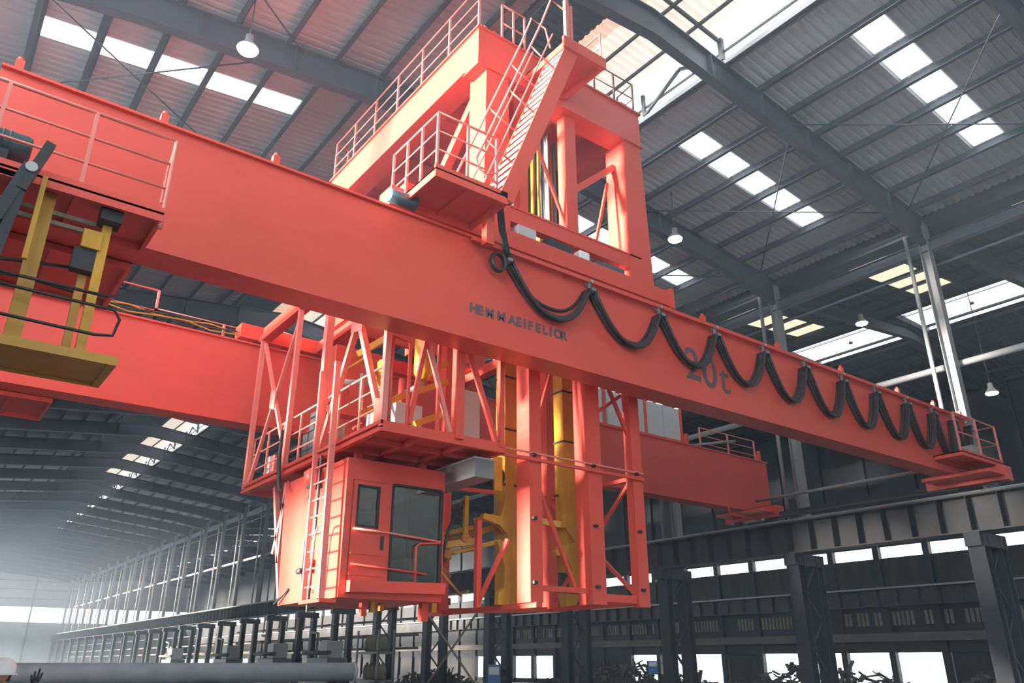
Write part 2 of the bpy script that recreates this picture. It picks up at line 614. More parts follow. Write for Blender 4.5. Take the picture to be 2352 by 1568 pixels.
# ---- end wall far behind
wall_f = root('wall_far', (12, YF, 0), 'pale hazy end wall with a white window band at the hall end', 'wall', 'structure')
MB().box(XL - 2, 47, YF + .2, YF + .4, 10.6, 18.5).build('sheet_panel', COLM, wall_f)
MB().box(XL - 2, 47, YF + .2, YF + .4, 0, 8.1).build('sheet_panel', mat('haze_pale_panel', (0.30, 0.34, 0.34), .8), wall_f)  # pale colour stands in for haze over the distant wall
MB().box(XL - 2, 30, YF + .32, YF + .38, 8.1, 10.6).build('window_band', WIN, wall_f)
for z in (11.9, 13.4, 14.9):
    MB().box(XL, 30, YF + .1, YF + .2, z, z + .14).build('girt', PURL, wall_f)
for x in (2, 8, 14, 20):
    MB().box(x - .12, x + .12, YF, YF + .2, 0, 17).build('end_post', RAFT, wall_f)

# ---- second hall beyond the columns
AX1 = 46.5
ceil2 = root('ceiling', (36, 0, 16.9), 'shade-darkened roof of the second hall beyond the right columns', 'ceiling', 'structure')
AR = 36.2


def roof2_z(x):
    return 16.95 - .10 * abs(x - AR)


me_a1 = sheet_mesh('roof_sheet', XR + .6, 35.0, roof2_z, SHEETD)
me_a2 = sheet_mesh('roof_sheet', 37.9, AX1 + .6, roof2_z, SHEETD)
me_glz = MB().prism([(35.1, .25, roof2_z(35.1) + .15), (37.8, .25, roof2_z(37.8) + .15), (37.8, 5.75, roof2_z(37.8) + .15), (35.1, 5.75, roof2_z(35.1) + .15)], (0, 0, .02)).mesh('rooflight_pane', WIN2)
me_gcap = MB().box(34.8, 38.1, 5.75, 6.25, 16.7, 17.2).mesh('rooflight_kerb', SHEETD)
me_grail = MB().box(37.2, 37.32, 0, BAY, 16.75, 16.85).box(35.4, 35.46, 0, BAY, 16.85, 16.95).box(36.3, 36.42, 2.9, 3.05, 16.8, 16.9).mesh('rooflight_bar', DARK)
me_dim = []
for i in range(4):
    x = 27.12 + i * 1.5
    me_dim.append(MB().prism([(x, 0, roof2_z(x) - .03), (x + 1.26, 0, roof2_z(x + 1.26) - .03), (x + 1.26, 1.5, roof2_z(x + 1.26) - .03), (x, 1.5, roof2_z(x) - .03)], (0, 0, .012)).mesh('skylight_panel', DIMY))
for y in FRAMES[:-1]:
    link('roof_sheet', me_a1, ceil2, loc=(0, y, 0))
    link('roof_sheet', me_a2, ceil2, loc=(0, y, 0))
    link('rooflight_pane', me_glz, ceil2, loc=(0, y, 0))
    link('rooflight_kerb', me_gcap, ceil2, loc=(0, y, 0))
    link('rooflight_bar', me_grail, ceil2, loc=(0, y, 0))
    if 0 < y < 60:
        for me in me_dim:
            link('skylight_panel', me, ceil2, loc=(0, y + 2.3, 0))
raf2 = MB()
for xa, xb in ((XR + .2, AR), (AR, AX1)):
    raf2.ibeam((xa, 0, roof2_z(xa) - .6), (xb, 0, roof2_z(xb) - .6), .26, .6)
me_raf2 = raf2.mesh('rafter', DARK)
for y in FRAMES:
    link('rafter', me_raf2, ceil2, loc=(0, y, 0))
for x in [27 + 1.5 * i for i in range(6)] + [38.2 + 1.5 * i for i in range(6)]:
    MB().box(x - .03, x + .03, YN, YF, roof2_z(x) - .16, roof2_z(x) - .02).build('purlin', DARK, ceil2)

wall_o = root('wall_outer', (AX1, 0, 0), 'dark outer wall of the second hall with white window bands', 'wall', 'structure')
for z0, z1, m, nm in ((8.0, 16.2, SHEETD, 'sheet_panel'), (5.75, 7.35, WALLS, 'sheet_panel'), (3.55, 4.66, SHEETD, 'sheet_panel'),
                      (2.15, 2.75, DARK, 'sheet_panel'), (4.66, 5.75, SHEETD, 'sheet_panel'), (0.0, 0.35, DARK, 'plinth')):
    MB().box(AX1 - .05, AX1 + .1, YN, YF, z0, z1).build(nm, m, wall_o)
MB().box(AX1 - .35, AX1 + .05, YN, YF, 2.75, 3.2).build('lintel_beam', BEIGE, wall_o)
MB().ibeam((AX1 - .6, YN, 5.1), (AX1 - .6, YF, 5.1), .5, .95).build('runway_girder', RUNW, wall_o)
MB().box(AX1 - .66, AX1 - .54, YN, YF, 5.58, 5.68).build('crane_rail', GREYM, wall_o)
MB().box(AX1 + .02, AX1 + .06, YN, YF, 3.2, 3.55).build('sheet_panel', DARK, wall_o)
for y in [Y0 + 3 * k for k in range(-3, 40)]:
    MB().box(AX1 - .25, AX1 + .12, y - .18, y + .18, 0, 16).build('wall_post', DARK, wall_o)
    MB().box(AX1 + .12, AX1 + .16, y + .22, y + 2.78, 7.37, 7.98).build('window_pane', WIN, wall_o)
    if random.random() < .75 and y < 70:
        MB().box(AX1 + .12, AX1 + .16, y + .22, y + 2.78, .35, 2.13).build('window_pane', WIN, wall_o)
    else:
        MB().box(AX1 + .05, AX1 + .1, y + .2, y + 2.8, .35, 2.15).build('sheet_panel', WALLS, wall_o)
    if y < 60:
        for k in range(9):
            yy = y + .35 + k * .27
            if random.random() < .75:
                MB().box(AX1 - .12, AX1 - .06, yy, yy + .17, 3.62, 4.35).build('louvre_slat', SLAT, wall_o)
me_st2 = MB().box(AX1 - .84, AX1 - .6, -.01, .01, 4.66, 5.54).mesh('stiffener', DARK)
for k in range(50):
    link('stiffener', me_st2, wall_o, loc=(0, 12 + k * 1.2, 0))
# near end wall behind the photographer, added with a gate to cut front light
wn = root('wall_near', (11, YN, 0), 'unseen sheet end wall with an open gate, added to cut front light', 'wall', 'structure')
MB().box(8, XR + .7, YN - .3, YN - .2, 0, 18).build('sheet_panel', WALLS, wn)
MB().box(XL - .2, 8, YN - .3, YN - .2, 11.0, 15.6).build('sheet_panel', WALLS, wn)
MB().box(XL - .2, 8, YN - .3, YN - .2, 15.6, 17.2).build('sheet_panel', WALLS, wn)
# unseen near gable, added to keep the second hall dark
tag(MB().box(XR + .7, AX1, YN - .1, YN, 0, 16.5).build('wall_near', SHEETD), 'unseen dark sheet gable added to close off light from the second hall', 'wall', 'structure')


# ================================================================== CRANE BRIDGE
GB, GT = 6.63, 8.55                                        # girder bottom and top
GN, GF_ = 10.0, 17.2                                       # near faces of the two girders
GW = 0.55
GX0, GX1 = -0.42, 24.9
bridge = root('crane_bridge', (11, 13.8, 6.25), 'red double-girder bridge of the overhead crane spanning the hall', 'crane bridge')


def girder(y):
    mb = MB()
    # box body with the lower corner cut up at both ends
    pr = [(GX0, y, GT - .04), (GX1, y, GT - .04), (GX1, y, GB + .35), (GX1 - 1.6, y, GB), (GX0, y, GB)]
    mb.prism(pr, (0, GW, 0))
    g = mb.build('girder', REDP, bridge)
    MB().box(GX0, GX1, y - .07, y + GW + .07, GT - .04, GT).build('top_flange', RED, g)
    MB().box(GX0, GX1, y - .035, y + GW + .035, GB - .025, GB).build('bottom_flange', RED, g) if False else None
    MB().box(GX0, GX1, y + .22, y + .32, GT, GT + .09).build('trolley_rail', GREYM, g)
    return g


g1 = girder(GN)
g2 = girder(GF_)
# small upright lugs along the flange edge
for x in (-.25, 1.5, 3.1, 12.8, 15.5, 18.2, 21.0, 23.0, 24.6):
    MB().box(x - .05, x + .05, GN - .06, GN + .04, GT, GT + .14).tube([(x, GN - .01, GT + .14), (x, GN - .01, GT + .19)], .035, 8).build('flange_lug', RED, g1)
for x in (20.5, 24.5):
    MB().box(x - .06, x + .06, GF_ - .05, GF_ + .08, GT, GT + .28).tube([(x, GF_, GT + .26), (x, GF_, GT + .36)], .07, 8).build('flange_lug', RED, g2)
# festoon track under the flange of the near girder
MB().beam((6.6, GN - .13, GT - .10), (GX1, GN - .13, GT - .10), .05, .08).build('festoon_track', RED, g1)
for x in np.arange(7.2, 24.8, 1.6):
    MB().beam((x, GN - .16, GT - .12), (x, GN + .01, GT - .12), .05, .05).build('track_bracket', RED, g1)


def lettering(txt, x, z, size, y, parent, xsc=1.0, shear=0.0, m=TEXT, bold=0.0):
    cu = bpy.data.curves.new('lettering', 'FONT')
    cu.body = txt
    cu.size = size
    cu.extrude = 0.002
    cu.offset = bold
    cu.shear = shear
    tmp = bpy.data.objects.new('letter_tmp', cu)
    COL.objects.link(tmp)
    bpy.context.view_layer.update()
    dg = bpy.context.evaluated_depsgraph_get()
    me = bpy.data.meshes.new_from_object(tmp.evaluated_get(dg))
    bpy.data.objects.remove(tmp)
    me.materials.clear()
    me.materials.append(m)
    o = link('letter', me, parent, loc=(x, y, z))
    o.rotation_euler = (math.pi / 2, 0, 0)
    o.scale = (xsc, 1, 1)
    return o


def word(txt, x, z, size, adv, bold):
    for ch in txt:
        if ch != ' ':
            lettering(ch, x, z, size, GN - .004, g1, 1.0, 0.0, TEXT, bold)
        x += adv * (.62 if ch in 'I1' else .5 if ch == ' ' else 1.0)


word('HEM M AEIFELIOR', 6.66, 7.12, .235, .165, .012)
word('2', 12.08, 7.12, 1.0, 0, .012)
word('0', 12.62, 7.05, 1.0, 0, .012)
word('t', 13.18, 7.02, 1.0, 0, .006)

# end trucks with wheels on both runways
for x, sx in ((24.375, -1), (-1.0, 1)):
    for ya, yb in ((8.95, 11.2), (16.5, 18.75)):
        e = MB().box(x - .22, x + .22, ya, yb, 6.40, 6.80).build('end_truck', RED, bridge)
        MB().box(min(x + sx * .22, x + sx * 1.1), max(x + sx * .22, x + sx * 1.1), ya + .05, yb - .3, 6.52, 6.60).build('truck_plate', RED, e)
        for yy in (ya + .45, yb - .45):
            MB().lathe([(.17, -.07), (.17, .07)], (x, yy, 6.41), 'X', 18).build('wheel', DARK, e)
    MB().box(x - .08, x + .08, 11.2, 16.5, 6.44, 6.56).build('truck_tie', DARK, bridge)  # dark colour on the red tie stands in for shade
# pale pipe along the right end truck
MB().tube([(23.75, 10.7, 6.95), (23.75, 17.0, 6.95)], .055, 8).build('pipe', COLM, bridge)
MB().tube([(23.95, 10.2, 6.3), (23.95, 16.6, 6.3)], .04, 8).build('pipe', DARK, bridge)
# bent bracket under the far girder's end
MB().tube([(22.3, 17.1, 6.62), (22.3, 17.1, 6.35), (24.0, 17.1, 6.33)], .045, 6).build('rail_sweep', RED, bridge)


# walkway platforms on the girder sides
def platform(name, x0, x1, y0, y1, z, parent=bridge, th=.12, m=RED):
    p = MB().box(x0, x1, y0, y1, z + .0, z + .03).build(name, m, parent)
    MB().box(x0, x1, y0, y0 + .05, z - th + .03, z + .10).build('edge_beam', m, p)
    MB().box(x0, x1, y1 - .05, y1, z - th + .03, z + .03).build('edge_beam', m, p)
    MB().box(x0, x0 + .05, y0 + .05, y1 - .05, z - th + .03, z + .03).build('edge_beam', m, p)
    MB().box(x1 - .05, x1, y0 + .05, y1 - .05, z - th + .03, z + .03).build('edge_beam', m, p)
    n = int((x1 - x0) / .7)
    for k in range(1, n):
        x = x0 + (x1 - x0) * k / n
        MB().box(x - .03, x + .03, y0 + .05, y1 - .05, z - .07, z).build('joist', m, p)
    return p


platform('walkway', -1.2, 1.56, 9.0, 9.98, 6.62)
platform('walkway', -1.2, 1.56, 10.56, 12.2, 6.62)
platform('walkway', -1.2, 1.7, 17.76, 19.4, 6.62)
platform('walkway', 22.3, 24.85, 9.2, 9.98, 6.95)
# left walkway railing: pale round rail, end hoop
rl = railing(bridge, [(-1.15, 9.03, 6.65), (1.54, 9.03, 6.65)], 1.05, 2, .95, .022, PINK, .04, ends=(True, False))
hoop = [(1.54, 9.03, 7.70), (1.56, 9.10, 7.62), (1.56, 9.32, 7.42), (1.56, 9.34, 7.2), (1.56, 9.1, 7.02), (1.56, 9.04, 7.0)]
MB().tube(hoop, .02, 6).tube([(1.55, 9.03, 7.70), (1.55, 9.03, 6.6), (1.55, 9.05, 6.45)], .028, 6).tube([(1.56, 9.34, 7.2), (1.56, 9.36, 6.98), (1.56, 9.1, 6.85)], .02, 6).build('railing_end_hoop', PINK, bridge)
railing(bridge, [(22.32, 9.23, 6.98), (24.82, 9.23, 6.98), (24.82, 9.95, 6.98)], 1.1, 1, 1.25, .022, PINK, .05)
# railings on the far girder
railing(bridge, [(-.3, 17.8, GT), (3.3, 17.8, GT)], 1.0, 1, 1.7, .02, PINK, .05)
railing(bridge, [(3.3, 17.8, GT), (6.4, 17.8, GT)], .55, 0, 1.5, .015, PINK, .05)
railing(bridge, [(21.6, 17.5, GT), (24.7, 17.5, GT), ], .85, 2, 1.5, .02, PINK, .05)
MB().tube([(20.9, 17.35, GT + .05), (23.4, 17.35, GT + .62)], .045, 8).build('handrail_pipe', COLM, bridge)
# cable run lying on the far girder top
for k in range(4):
    pts = [(-.3 + i * .6, 17.55 + .05 * k + .03 * math.sin(i * 1.7 + k), GT + .28 + .05 * math.sin(i * 2.1 + k * 2) + .05 * k) for i in range(12)]
    MB().tube(pts, .018, 5).build('cable_run', CABLE if k % 2 else YEL, bridge)
# drive gear on the near walkways
dm = root('drive_motor', (-.35, 9.25, 6.75), 'dark teal electric motor on the left crane walkway', 'motor')
MB().lathe([(.14, -.55), (.17, -.52), (.17, .18), (.15, .22), (.06, .23)], (-.12, 9.28, 7.05), 'X', 20).build('motor_body', MOTOR, dm)
for k in range(8):
    MB().lathe([(.18, 0), (.18, .02)], (-.62 + k * .07, 9.28, 7.05), 'X', 18).build('cooling_fin', MOTOR, dm)
MB().box(-.5, -.1, 9.1, 9.45, 6.65, 6.90).build('foot', DARK, dm)
MB().box(-.45, -.25, 9.2, 9.35, 7.18, 7.26).build('terminal_box', DARK, dm)
dm2 = root('drive_motor', (24.2, 9.6, 6.98), 'green-grey travel motor on the right crane walkway', 'motor')
MB().lathe([(.12, 0), (.14, .03), (.14, .45), (.05, .5)], (24.05, 9.6, 7.18), 'X', 16).build('motor_body', MOTOR, dm2)
MB().box(23.55, 24.05, 9.42, 9.78, 6.98, 7.38).build('gearbox', GREYM, dm2)
MB().box(24.1, 24.4, 9.5, 9.7, 6.98, 7.08).build('foot', DARK, dm2)

# white cabinets along the far girder
for i, xx in enumerate((15.0, 16.9, 18.65)):
    c = root('electrical_cabinet', (xx, 17.5, GT), ('light grey cabinet on the far girder, nearest the mast columns', 'light grey cabinet on the far girder, middle of three', 'light grey cabinet on the far girder, rightmost of three')[i], 'cabinet', group='cabinets on the far girder')
    MB().box(xx, xx + 1.72, 17.32, 17.68, GT + .02, GT + 1.25).build('body', LGREY, c, bevel=.01)
    MB().box(xx + .03, xx + .84, 17.30, 17.32, GT + .08, GT + 1.2).build('door', LGREY, c)
    MB().box(xx + .88, xx + 1.69, 17.30, 17.32, GT + .08, GT + 1.2).build('door', LGREY, c)
    MB().box(xx + 1.70, xx + 1.80, 17.27, 17.31, GT, GT + 1.26).build('frame_post', RED, c)
MB().box(14.8, 20.6, 17.26, 17.3, GT, GT + .10).build('cabinet_rail', RED, bridge)

# ------------------------------------------------------------------ festoon cable
fest = root('festoon_cable', (16, 9.8, 7.2), 'black festoon cable hanging in loops along the near girder', 'cable')
HX = [7.34, 9.33, 11.26, 13.02, 14.73, 16.34, 17.97, 19.52, 21.10, 22.55, 23.75, 24.75]
HZ = GT - .20
SAG = [7.38, 7.33, 7.32, 7.28, 7.22, 7.16, 7.15, 7.13, 7.10, 7.03, 7.25]
for i in range(11):
    lp = MB()
    xa, xb = HX[i], HX[i + 1]
    for k in range(5):
        dz = HZ - .12 - SAG[i] - (.0, .05, .09, .02, .12)[k] * (2.2 if i == 0 and k == 4 else 1)
        yo = GN - .22 + .05 * k
        pts = []
        for j in range(17):
            t = j / 16.0
            tt = t - .06 * math.sin(math.pi * t) * (1 if i < 8 else .3)
            sag = (1 - abs(2 * tt - 1) ** 2.3)
            pts.append((xa + .06 + (xb - xa - .12) * t, yo + .02 * math.sin(3 * t + k), HZ - .12 - dz * sag))
        lp.tube(pts, .032, 6)
    lp.build('cable_loop', CABLE, fest)
for i, x in enumerate(HX):
    cl = MB()
    cl.box(x - .05, x + .05, GN - .26, GN - .02, HZ - .16, HZ - .10)
    cl.box(x - .02, x + .02, GN - .15, GN - .11, HZ - .10, HZ + .08)
    cl.build('cable_carrier', CABB, fest)
    for yy in (GN - .21, GN - .06):
        MB().lathe([(.035, -.012), (.035, .012)], (x, yy, HZ + .06), 'Y', 12).build('carrier_wheel', GREYM, fest)
drop = MB()
for k in range(4):
    a = .03 * k
    drop.tube([(6.75 + a, 9.35, 9.1), (6.85 + a, 9.45, 8.9), (7.0 + a, 9.6, 8.65), (7.2 + a, 9.75, 8.4), (7.33 + a * .3, 9.8, 8.25)], .028, 6)
drop.build('drop_cable', CABLE, fest)
coil = MB()
for k in range(3):
    cc = Vector((7.12, 9.78 + .03 * k, 8.12))
    coil.tube([cc + Vector((.14 * math.cos(a), 0, .17 * math.sin(a))) for a in np.linspace(0, 2 * math.pi, 18, endpoint=False)], .03, 6, closed=True)
coil.build('cable_coil', CABLE, fest)

# ================================================================== CRANE TROLLEY
tr = root('crane_trolley', (9, 13.7, GT), 'red crane trolley with tall portal tower, stair, guide mast and hanging cabin', 'crane trolley')
TY0, TY1 = 10.2, 17.1
TX0, TX1 = 6.87, 11.45
# carriages on both girders
for y, s_ in ((10.08, 1), (17.28, 2)):
    c = MB().box(5.1, 11.95, y, y + .42, 8.70, 9.05).build('carriage_beam', RED, tr)
    MB().box(11.88, 11.98, y - .04, y + .46, 8.66, 9.12).build('buffer_plate', RED, c)
    for xx in (5.6, 6.3, 10.9, 11.5):
        MB().lathe([(.17, -.05), (.17, .05)], (xx, y + .21, 8.80), 'Y', 18).build('wheel', DARK, c)
for x in (5.6, 7.0, 11.2):
    MB().box(x, x + .25, 10.5, 17.3, 8.74, 9.0).build('cross_beam', RED, tr)
# tower legs
for y in (TY0, TY1 - .62):
    MB().prism([(7.05, y, 9.0), (7.68, y, 9.0), (7.62, y, 12.67), (7.08, y, 12.67)], (0, .58, 0)).build('tower_leg', RED, tr)
    MB().prism([(10.85, y, 9.0), (11.55, y, 9.0), (11.42, y, 12.67), (10.92, y, 12.67)], (0, .62, 0)).build('tower_leg', RED, tr)
    MB().box(8.02, 8.22, y + .15, y + .35, 9.05, 12.67).build('tower_post', RED, tr)
    MB().box(9.25, 9.55, y + .15, y + .4, 9.05, 12.67).build('tower_post', RED, tr)
    MB().box(7.6, 10.9, y + .02, y + .2, 9.36, 9.66).build('tower_tie', RED, tr)
    MB().box(7.5, 11.2, y + .0, y + .25, 9.66, 9.70).build('tie_flange', RED, tr)
    MB().beam((8.2, y + .25, 12.4), (9.3, y + .25, 9.9), .05, .06).build('tower_brace', RED, tr)
    MB().beam((10.9, y + .4, 12.1), (9.55, y + .4, 10.9), .12, .14).build('tower_brace', RED, tr)
    MB().beam((10.7, y + .4, 11.6), (10.2, y + .4, 9.7), .05, .06).build('tower_brace', RED, tr)
# top ring
top = MB().box(TX0, TX1, TY0, TY0 + .45, 12.67, 13.58).build('top_beam', RED, tr)
MB().box(TX0, TX1, TY1 - .45, TY1, 12.67, 13.58).build('top_beam', RED, tr)
MB().box(TX0, TX0 + .42, TY0 + .45, TY1 - .45, 12.75, 13.58).build('top_beam', RED, tr)
MB().box(TX1 - .42, TX1, TY0 + .45, TY1 - .45, 12.75, 13.58).build('top_beam', RED, tr)
MB().box(9.0, 9.35, TY0 + .45, TY1 - .45, 12.8, 13.5).build('top_beam', RED, tr)
for y in (12.3, 14.8):
    MB().box(TX0 + .42, TX1 - .42, y, y + .3, 12.85, 13.5).build('top_beam', RED, tr)
dk = MB().box(TX0 - .05, TX1 + .05, TY0 - .05, TY1 + .05, 13.58, 13.62).build('top_deck', RED, tr)
MB().box(TX0 - .03, TX1 + .03, TY0 - .04, TY0 + .49, 12.64, 12.675).build('beam_flange', RED, top)
MB().box(TX0 - .03, TX0 + .46, TY0 + .5, TY1, 12.72, 12.755).build('beam_flange', RED, top)
# flange bolts under the top beam
for x in (7.15, 7.3, 7.45, 7.6, 10.95, 11.1, 11.25, 11.4):
    MB().lathe([(.025, -.05), (.025, .0)], (x, TY0 + .03, 12.64), 'Z', 6).build('bolt', DARK, top)
# railings on top
railing(tr, [(TX0 + .02, TY0 + .02, 13.62), (TX0 + .02, TY1 - .1, 13.62), (TX0 + .4, TY1, 13.62)], 1.12, 2, 1.12, .022, PINK, .045)
railing(tr, [(10.1, TY0 + .05, 13.62), (11.35, TY0 + .05, 13.62), (11.4, TY0 + .6, 13.62)], .85, 1, .6, .018, mat('dark_rail_paint', (.10, .05, .05), .5), .035)
railing(tr, [(7.5, TY0 + .06, 13.62), (8.1, TY0 + .06, 13.62)], 1.0, 1, .3, .022, PINK, .04)
# sheaves and small machines on the deck
for x, y, s_ in ((7.1, 10.5, 1), (7.35, 10.45, .8), (11.15, 10.45, .8), (11.0, 10.4, .6), (8.6, 10.7, 1.1)):
    p = MB().box(x - .04, x + .04, y - .12, y + .12, 13.62, 13.62 + .30 * s_).build('sheave_bracket', RED, tr)
    MB().lathe([(.13 * s_, -.03), (.10 * s_, 0), (.13 * s_, .03)], (x + .08, y, 13.62 + .26 * s_), 'X', 16).build('sheave', PINK, p)
MB().lathe([(.28, -.7), (.30, -.68), (.30, .68), (.28, .7)], (9.2, 13.4, 14.0), 'X', 20).build('rope_drum', DARK, tr)
MB().box(8.2, 8.5, 13.1, 13.7, 13.62, 14.1).build('gearbox', DARK, tr)
MB().lathe([(.16, 0), (.17, .02), (.17, .5), (.1, .55)], (9.9, 12.6, 13.82), 'X', 16).build('hoist_motor', MOTOR, tr)

# side stair from the lower landing to the top landing
SY0, SY1 = 9.0, 9.62
sa, sb = Vector((6.55, SY0, 8.90)), Vector((8.12, SY0, 12.95))
st = MB()
dv = (sb - sa).normalized()
nv = Vector((-dv.z, 0, dv.x))
st.prism([sa - nv * .02, sb - nv * .02, sb - nv * .30 + Vector((.05, 0, 0)), sa - nv * .30 + Vector((.0, 0, 0))], (0, .04, 0))
stair = st.build('stair_stringer', RED, tr)
MB().prism([p + Vector((0, SY1 - SY0, 0)) for p in (sa - nv * .02, sb - nv * .02, sb - nv * .30 + Vector((.05, 0, 0)), sa - nv * .30)], (0, .04, 0)).build('stair_stringer', RED, tr)
me_tread = MB().box(-.02, .20, SY0 + .04, SY1, -.02, .02).box(-.03, -.01, SY0 + .04, SY1, -.05, .03).mesh('stair_tread', PINK)
for k in range(18):
    p = sa.lerp(sb, (k + .5) / 18) + Vector((.06, -SY0, 0)) - Vector((0, 0, 0))
    link('stair_tread', me_tread, stair, loc=(p.x, 0, p.z))
for yy in (SY0 + .02, SY1 + .02):
    hr = MB()
    o_ = Vector((0, yy - SY0, 0))
    n2 = -nv * -.55
    a1, b1 = sa + o_ + nv * .62, sb + o_ + nv * .62
    hr.tube([sa + o_ + Vector((-.02, 0, .15)), sa + o_ + nv * .45 + Vector((0, 0, .15)), a1 + dv * .3, b1, b1 + Vector((.25, 0, .75)), b1 + Vector((.62, 0, .70)), b1 + Vector((.75, 0, .25))], .022, 6)
    hr.tube([sa + o_ + nv * .32, sb + o_ + nv * .32], .016, 6)
    h_ = hr.build('stair_handrail', PINK, tr)
    for t in (.18, .5, .82):
        q = sa.lerp(sb, t) + o_
        MB().tube([q, q + nv * .62], .018, 6).build('railing_post', PINK, h_)
# lower landing
land = platform('lower_landing', 5.3, 6.72, 9.0, 10.12, 8.86, tr, .16)
railing(tr, [(6.5, 9.03, 8.9), (5.33, 9.03, 8.9), (5.33, 10.5, 8.9)], 1.08, 2, .55, .022, PINK, .04)
MB().box(6.62, 6.78, 9.0, 9.12, 7.95, 8.86).build('hanger_arm', RED, tr) if False else None
MB().box(6.68, 6.84, 9.55, 9.7, 8.25, 8.86).build('cable_arm', RED, tr)
MB().box(5.35, 6.7, 10.05, 10.45, 9.05, 9.2).build('landing_bearer', RED, tr)
# upper landing
ul = platform('upper_landing', 8.08, 9.15, 8.98, 10.2, 13.0, tr, .18)
MB().box(8.05, 9.18, 8.94, 9.0, 12.86, 13.12).build('edge_beam', RED, ul)
MB().box(8.15, 8.24, 8.98, 9.06, 13.0, 14.15).build('gate_post', PINK, ul)
MB().box(8.28, 8.33, 8.98, 9.04, 13.0, 14.05).build('gate_post', PINK, ul)
MB().tube([(9.12, 9.02, 13.1), (9.12, 9.02, 13.8), (9.12, 9.6, 13.8), (9.12, 10.1, 13.8)], .02, 6).build('railing', PINK, tr)
MB().tube([(9.12, 9.02, 13.45), (9.12, 10.1, 13.45)], .016, 6).build('railing', PINK, tr)
# rails inside the tower on the left side
railing(tr, [(6.95, 11.0, 9.05), (6.95, 16.4, 9.05)], 1.1, 1, .95, .035, PINK, .07)
MB().box(6.9, 7.25, 10.8, 16.6, 9.0, 9.25).build('side_tie', RED, tr)
MB().beam((7.3, 10.9, 12.4), (7.3, 14.0, 9.5), .18, .2).build('tower_brace', RED, tr)
MB().beam((7.3, 16.5, 12.4), (7.3, 14.0, 9.5), .18, .2).build('tower_brace', RED, tr)
MB().box(7.75, 10.8, 16.2, 16.3, 9.0, 12.6).build('back_panel', RED, tr)
# hanging hoses and ropes inside the tower
rnd = random.Random(3)
for k in range(40):
    x = 9.15 + 1.15 * rnd.random()
    y = 11.1 + .7 * rnd.random()
    m = rnd.choice([BLACK, BLACK, CABLE, CABLE, CABB, YEL, ORNG, GREYM])
    b = .03 * (rnd.random() - .5)
    MB().tube([(x, y, 8.9), (x + b, y, 10.2), (x - b, y, 11.6), (x, y, 12.75)], rnd.choice([.018, .03, .04]), 6).build('hanging_hose', m, tr)
MB().box(9.2, 10.6, 12.0, 12.2, 9.1, 12.6).build('hose_tray', DARK, tr)
MB().box(9.0, 9.15, 10.95, 11.1, 9.3, 10.1).build('limit_switch', ORNG, tr)
# small machines on the carriage level
for x0, x1, z0, z1, m, nm in ((7.8, 8.25, 9.06, 9.3, LGREY, 'junction_box'), (9.35, 9.62, 9.06, 9.26, WHITE, 'junction_box'), (8.5, 9.2, 9.05, 9.25, DARK, 'brake_unit'), (10.0, 10.6, 9.05, 9.2, MOTOR, 'travel_motor'),
                             (6.0, 6.5, 9.05, 9.2, MOTOR, 'travel_motor')):
    MB().box(x0, x1, 10.12, 10.4, z0, z1).build(nm, m, tr, bevel=.03)
MB().lathe([(.1, 0), (.12, .02), (.12, .5), (.06, .55)], (5.0, 9.96, 8.75), 'X', 14).build('travel_motor', MOTOR, tr)

# ---- guide mast: red columns, yellow guides
def sq(name, x0, x1, y0, y1, z0, z1, m=RED, parent=None, **k):
    return MB().box(x0, x1, y0, y1, z0, z1).build(name, m, parent or tr, **k)


cols = [sq('mast_column', 8.72, 9.0, 11.0, 11.38, 2.6, 9.0), sq('mast_column', 10.16, 10.52, 11.0, 11.38, 2.62, 9.0), sq('mast_column', 11.38, 11.66, 11.0, 11.2, 2.62, 9.0)]
for c, x in zip(cols, (8.86, 10.34, 11.52)):
    for z in (2.9, 4.0, 5.15):
        MB().box(x - .10, x - .02, 10.94, 11.0, z, z + .05).build('clamp', DARK, c)
sq('mast_column', 8.75, 8.98, 14.0, 14.25, 2.55, 9.0)
sq('mast_column', 11.3, 11.55, 13.6, 13.85, 2.7, 9.0)
sq('mast_column', 8.32, 8.42, 12.05, 12.15, 2.55, 4.1)
# mast ring rails at platform height and at the foot
for z, zz in ((5.08, 5.2),):
    MB().beam((7.95, 10.97, z), (11.65, 10.97, z), .05, .06).build('mast_rail', RED, tr)
    MB().beam((7.95, 10.97, zz), (11.65, 10.97, zz), .03, .03).build('mast_rail', PINK, tr)
MB().beam((9.0, 11.1, 2.85), (10.1, 11.1, 2.85), .08, .09).build('foot_tie', RED, tr)
MB().beam((10.46, 11.1, 2.75), (11.35, 11.1, 2.75), .10, .14).build('foot_tie', RED, tr)
MB().beam((8.86, 10.95, 2.56), (8.86, 14.1, 2.56), .12, .09).build('foot_tie', RED, tr)
MB().beam((11.45, 11.2, 2.7), (11.45, 13.7, 2.7), .10, .10).build('foot_tie', RED, tr)
MB().beam((8.86, 14.1, 2.6), (11.45, 13.7, 2.7), .08, .10).build('foot_tie', RED, tr)
MB().beam((11.45, 11.2, 5.1), (11.45, 13.7, 5.1), .08, .08).build('mast_rail', RED, tr)
MB().beam((8.86, 14.1, 5.1), (11.45, 13.7, 5.1), .08, .08).build('mast_rail', RED, tr)
for a, b in (((10.3, 11.2, 8.3), (11.4, 11.1, 6.0)), ((10.4, 11.25, 6.2), (11.4, 11.25, 6.9)), ((11.45, 11.2, 5.0), (11.45, 13.7, 2.8)), ((11.42, 13.7, 5.0), (11.42, 11.2, 2.9)),
             ((9.05, 11.4, 5.1), (10.1, 11.4, 2.9)), ((8.37, 12.1, 2.6), (8.60, 11.5, 3.7)), ((9.05, 11.4, 5.4), (10.05, 11.4, 8.4))):
    MB().beam(a, b, .06, .07).build('mast_brace', RED, tr)
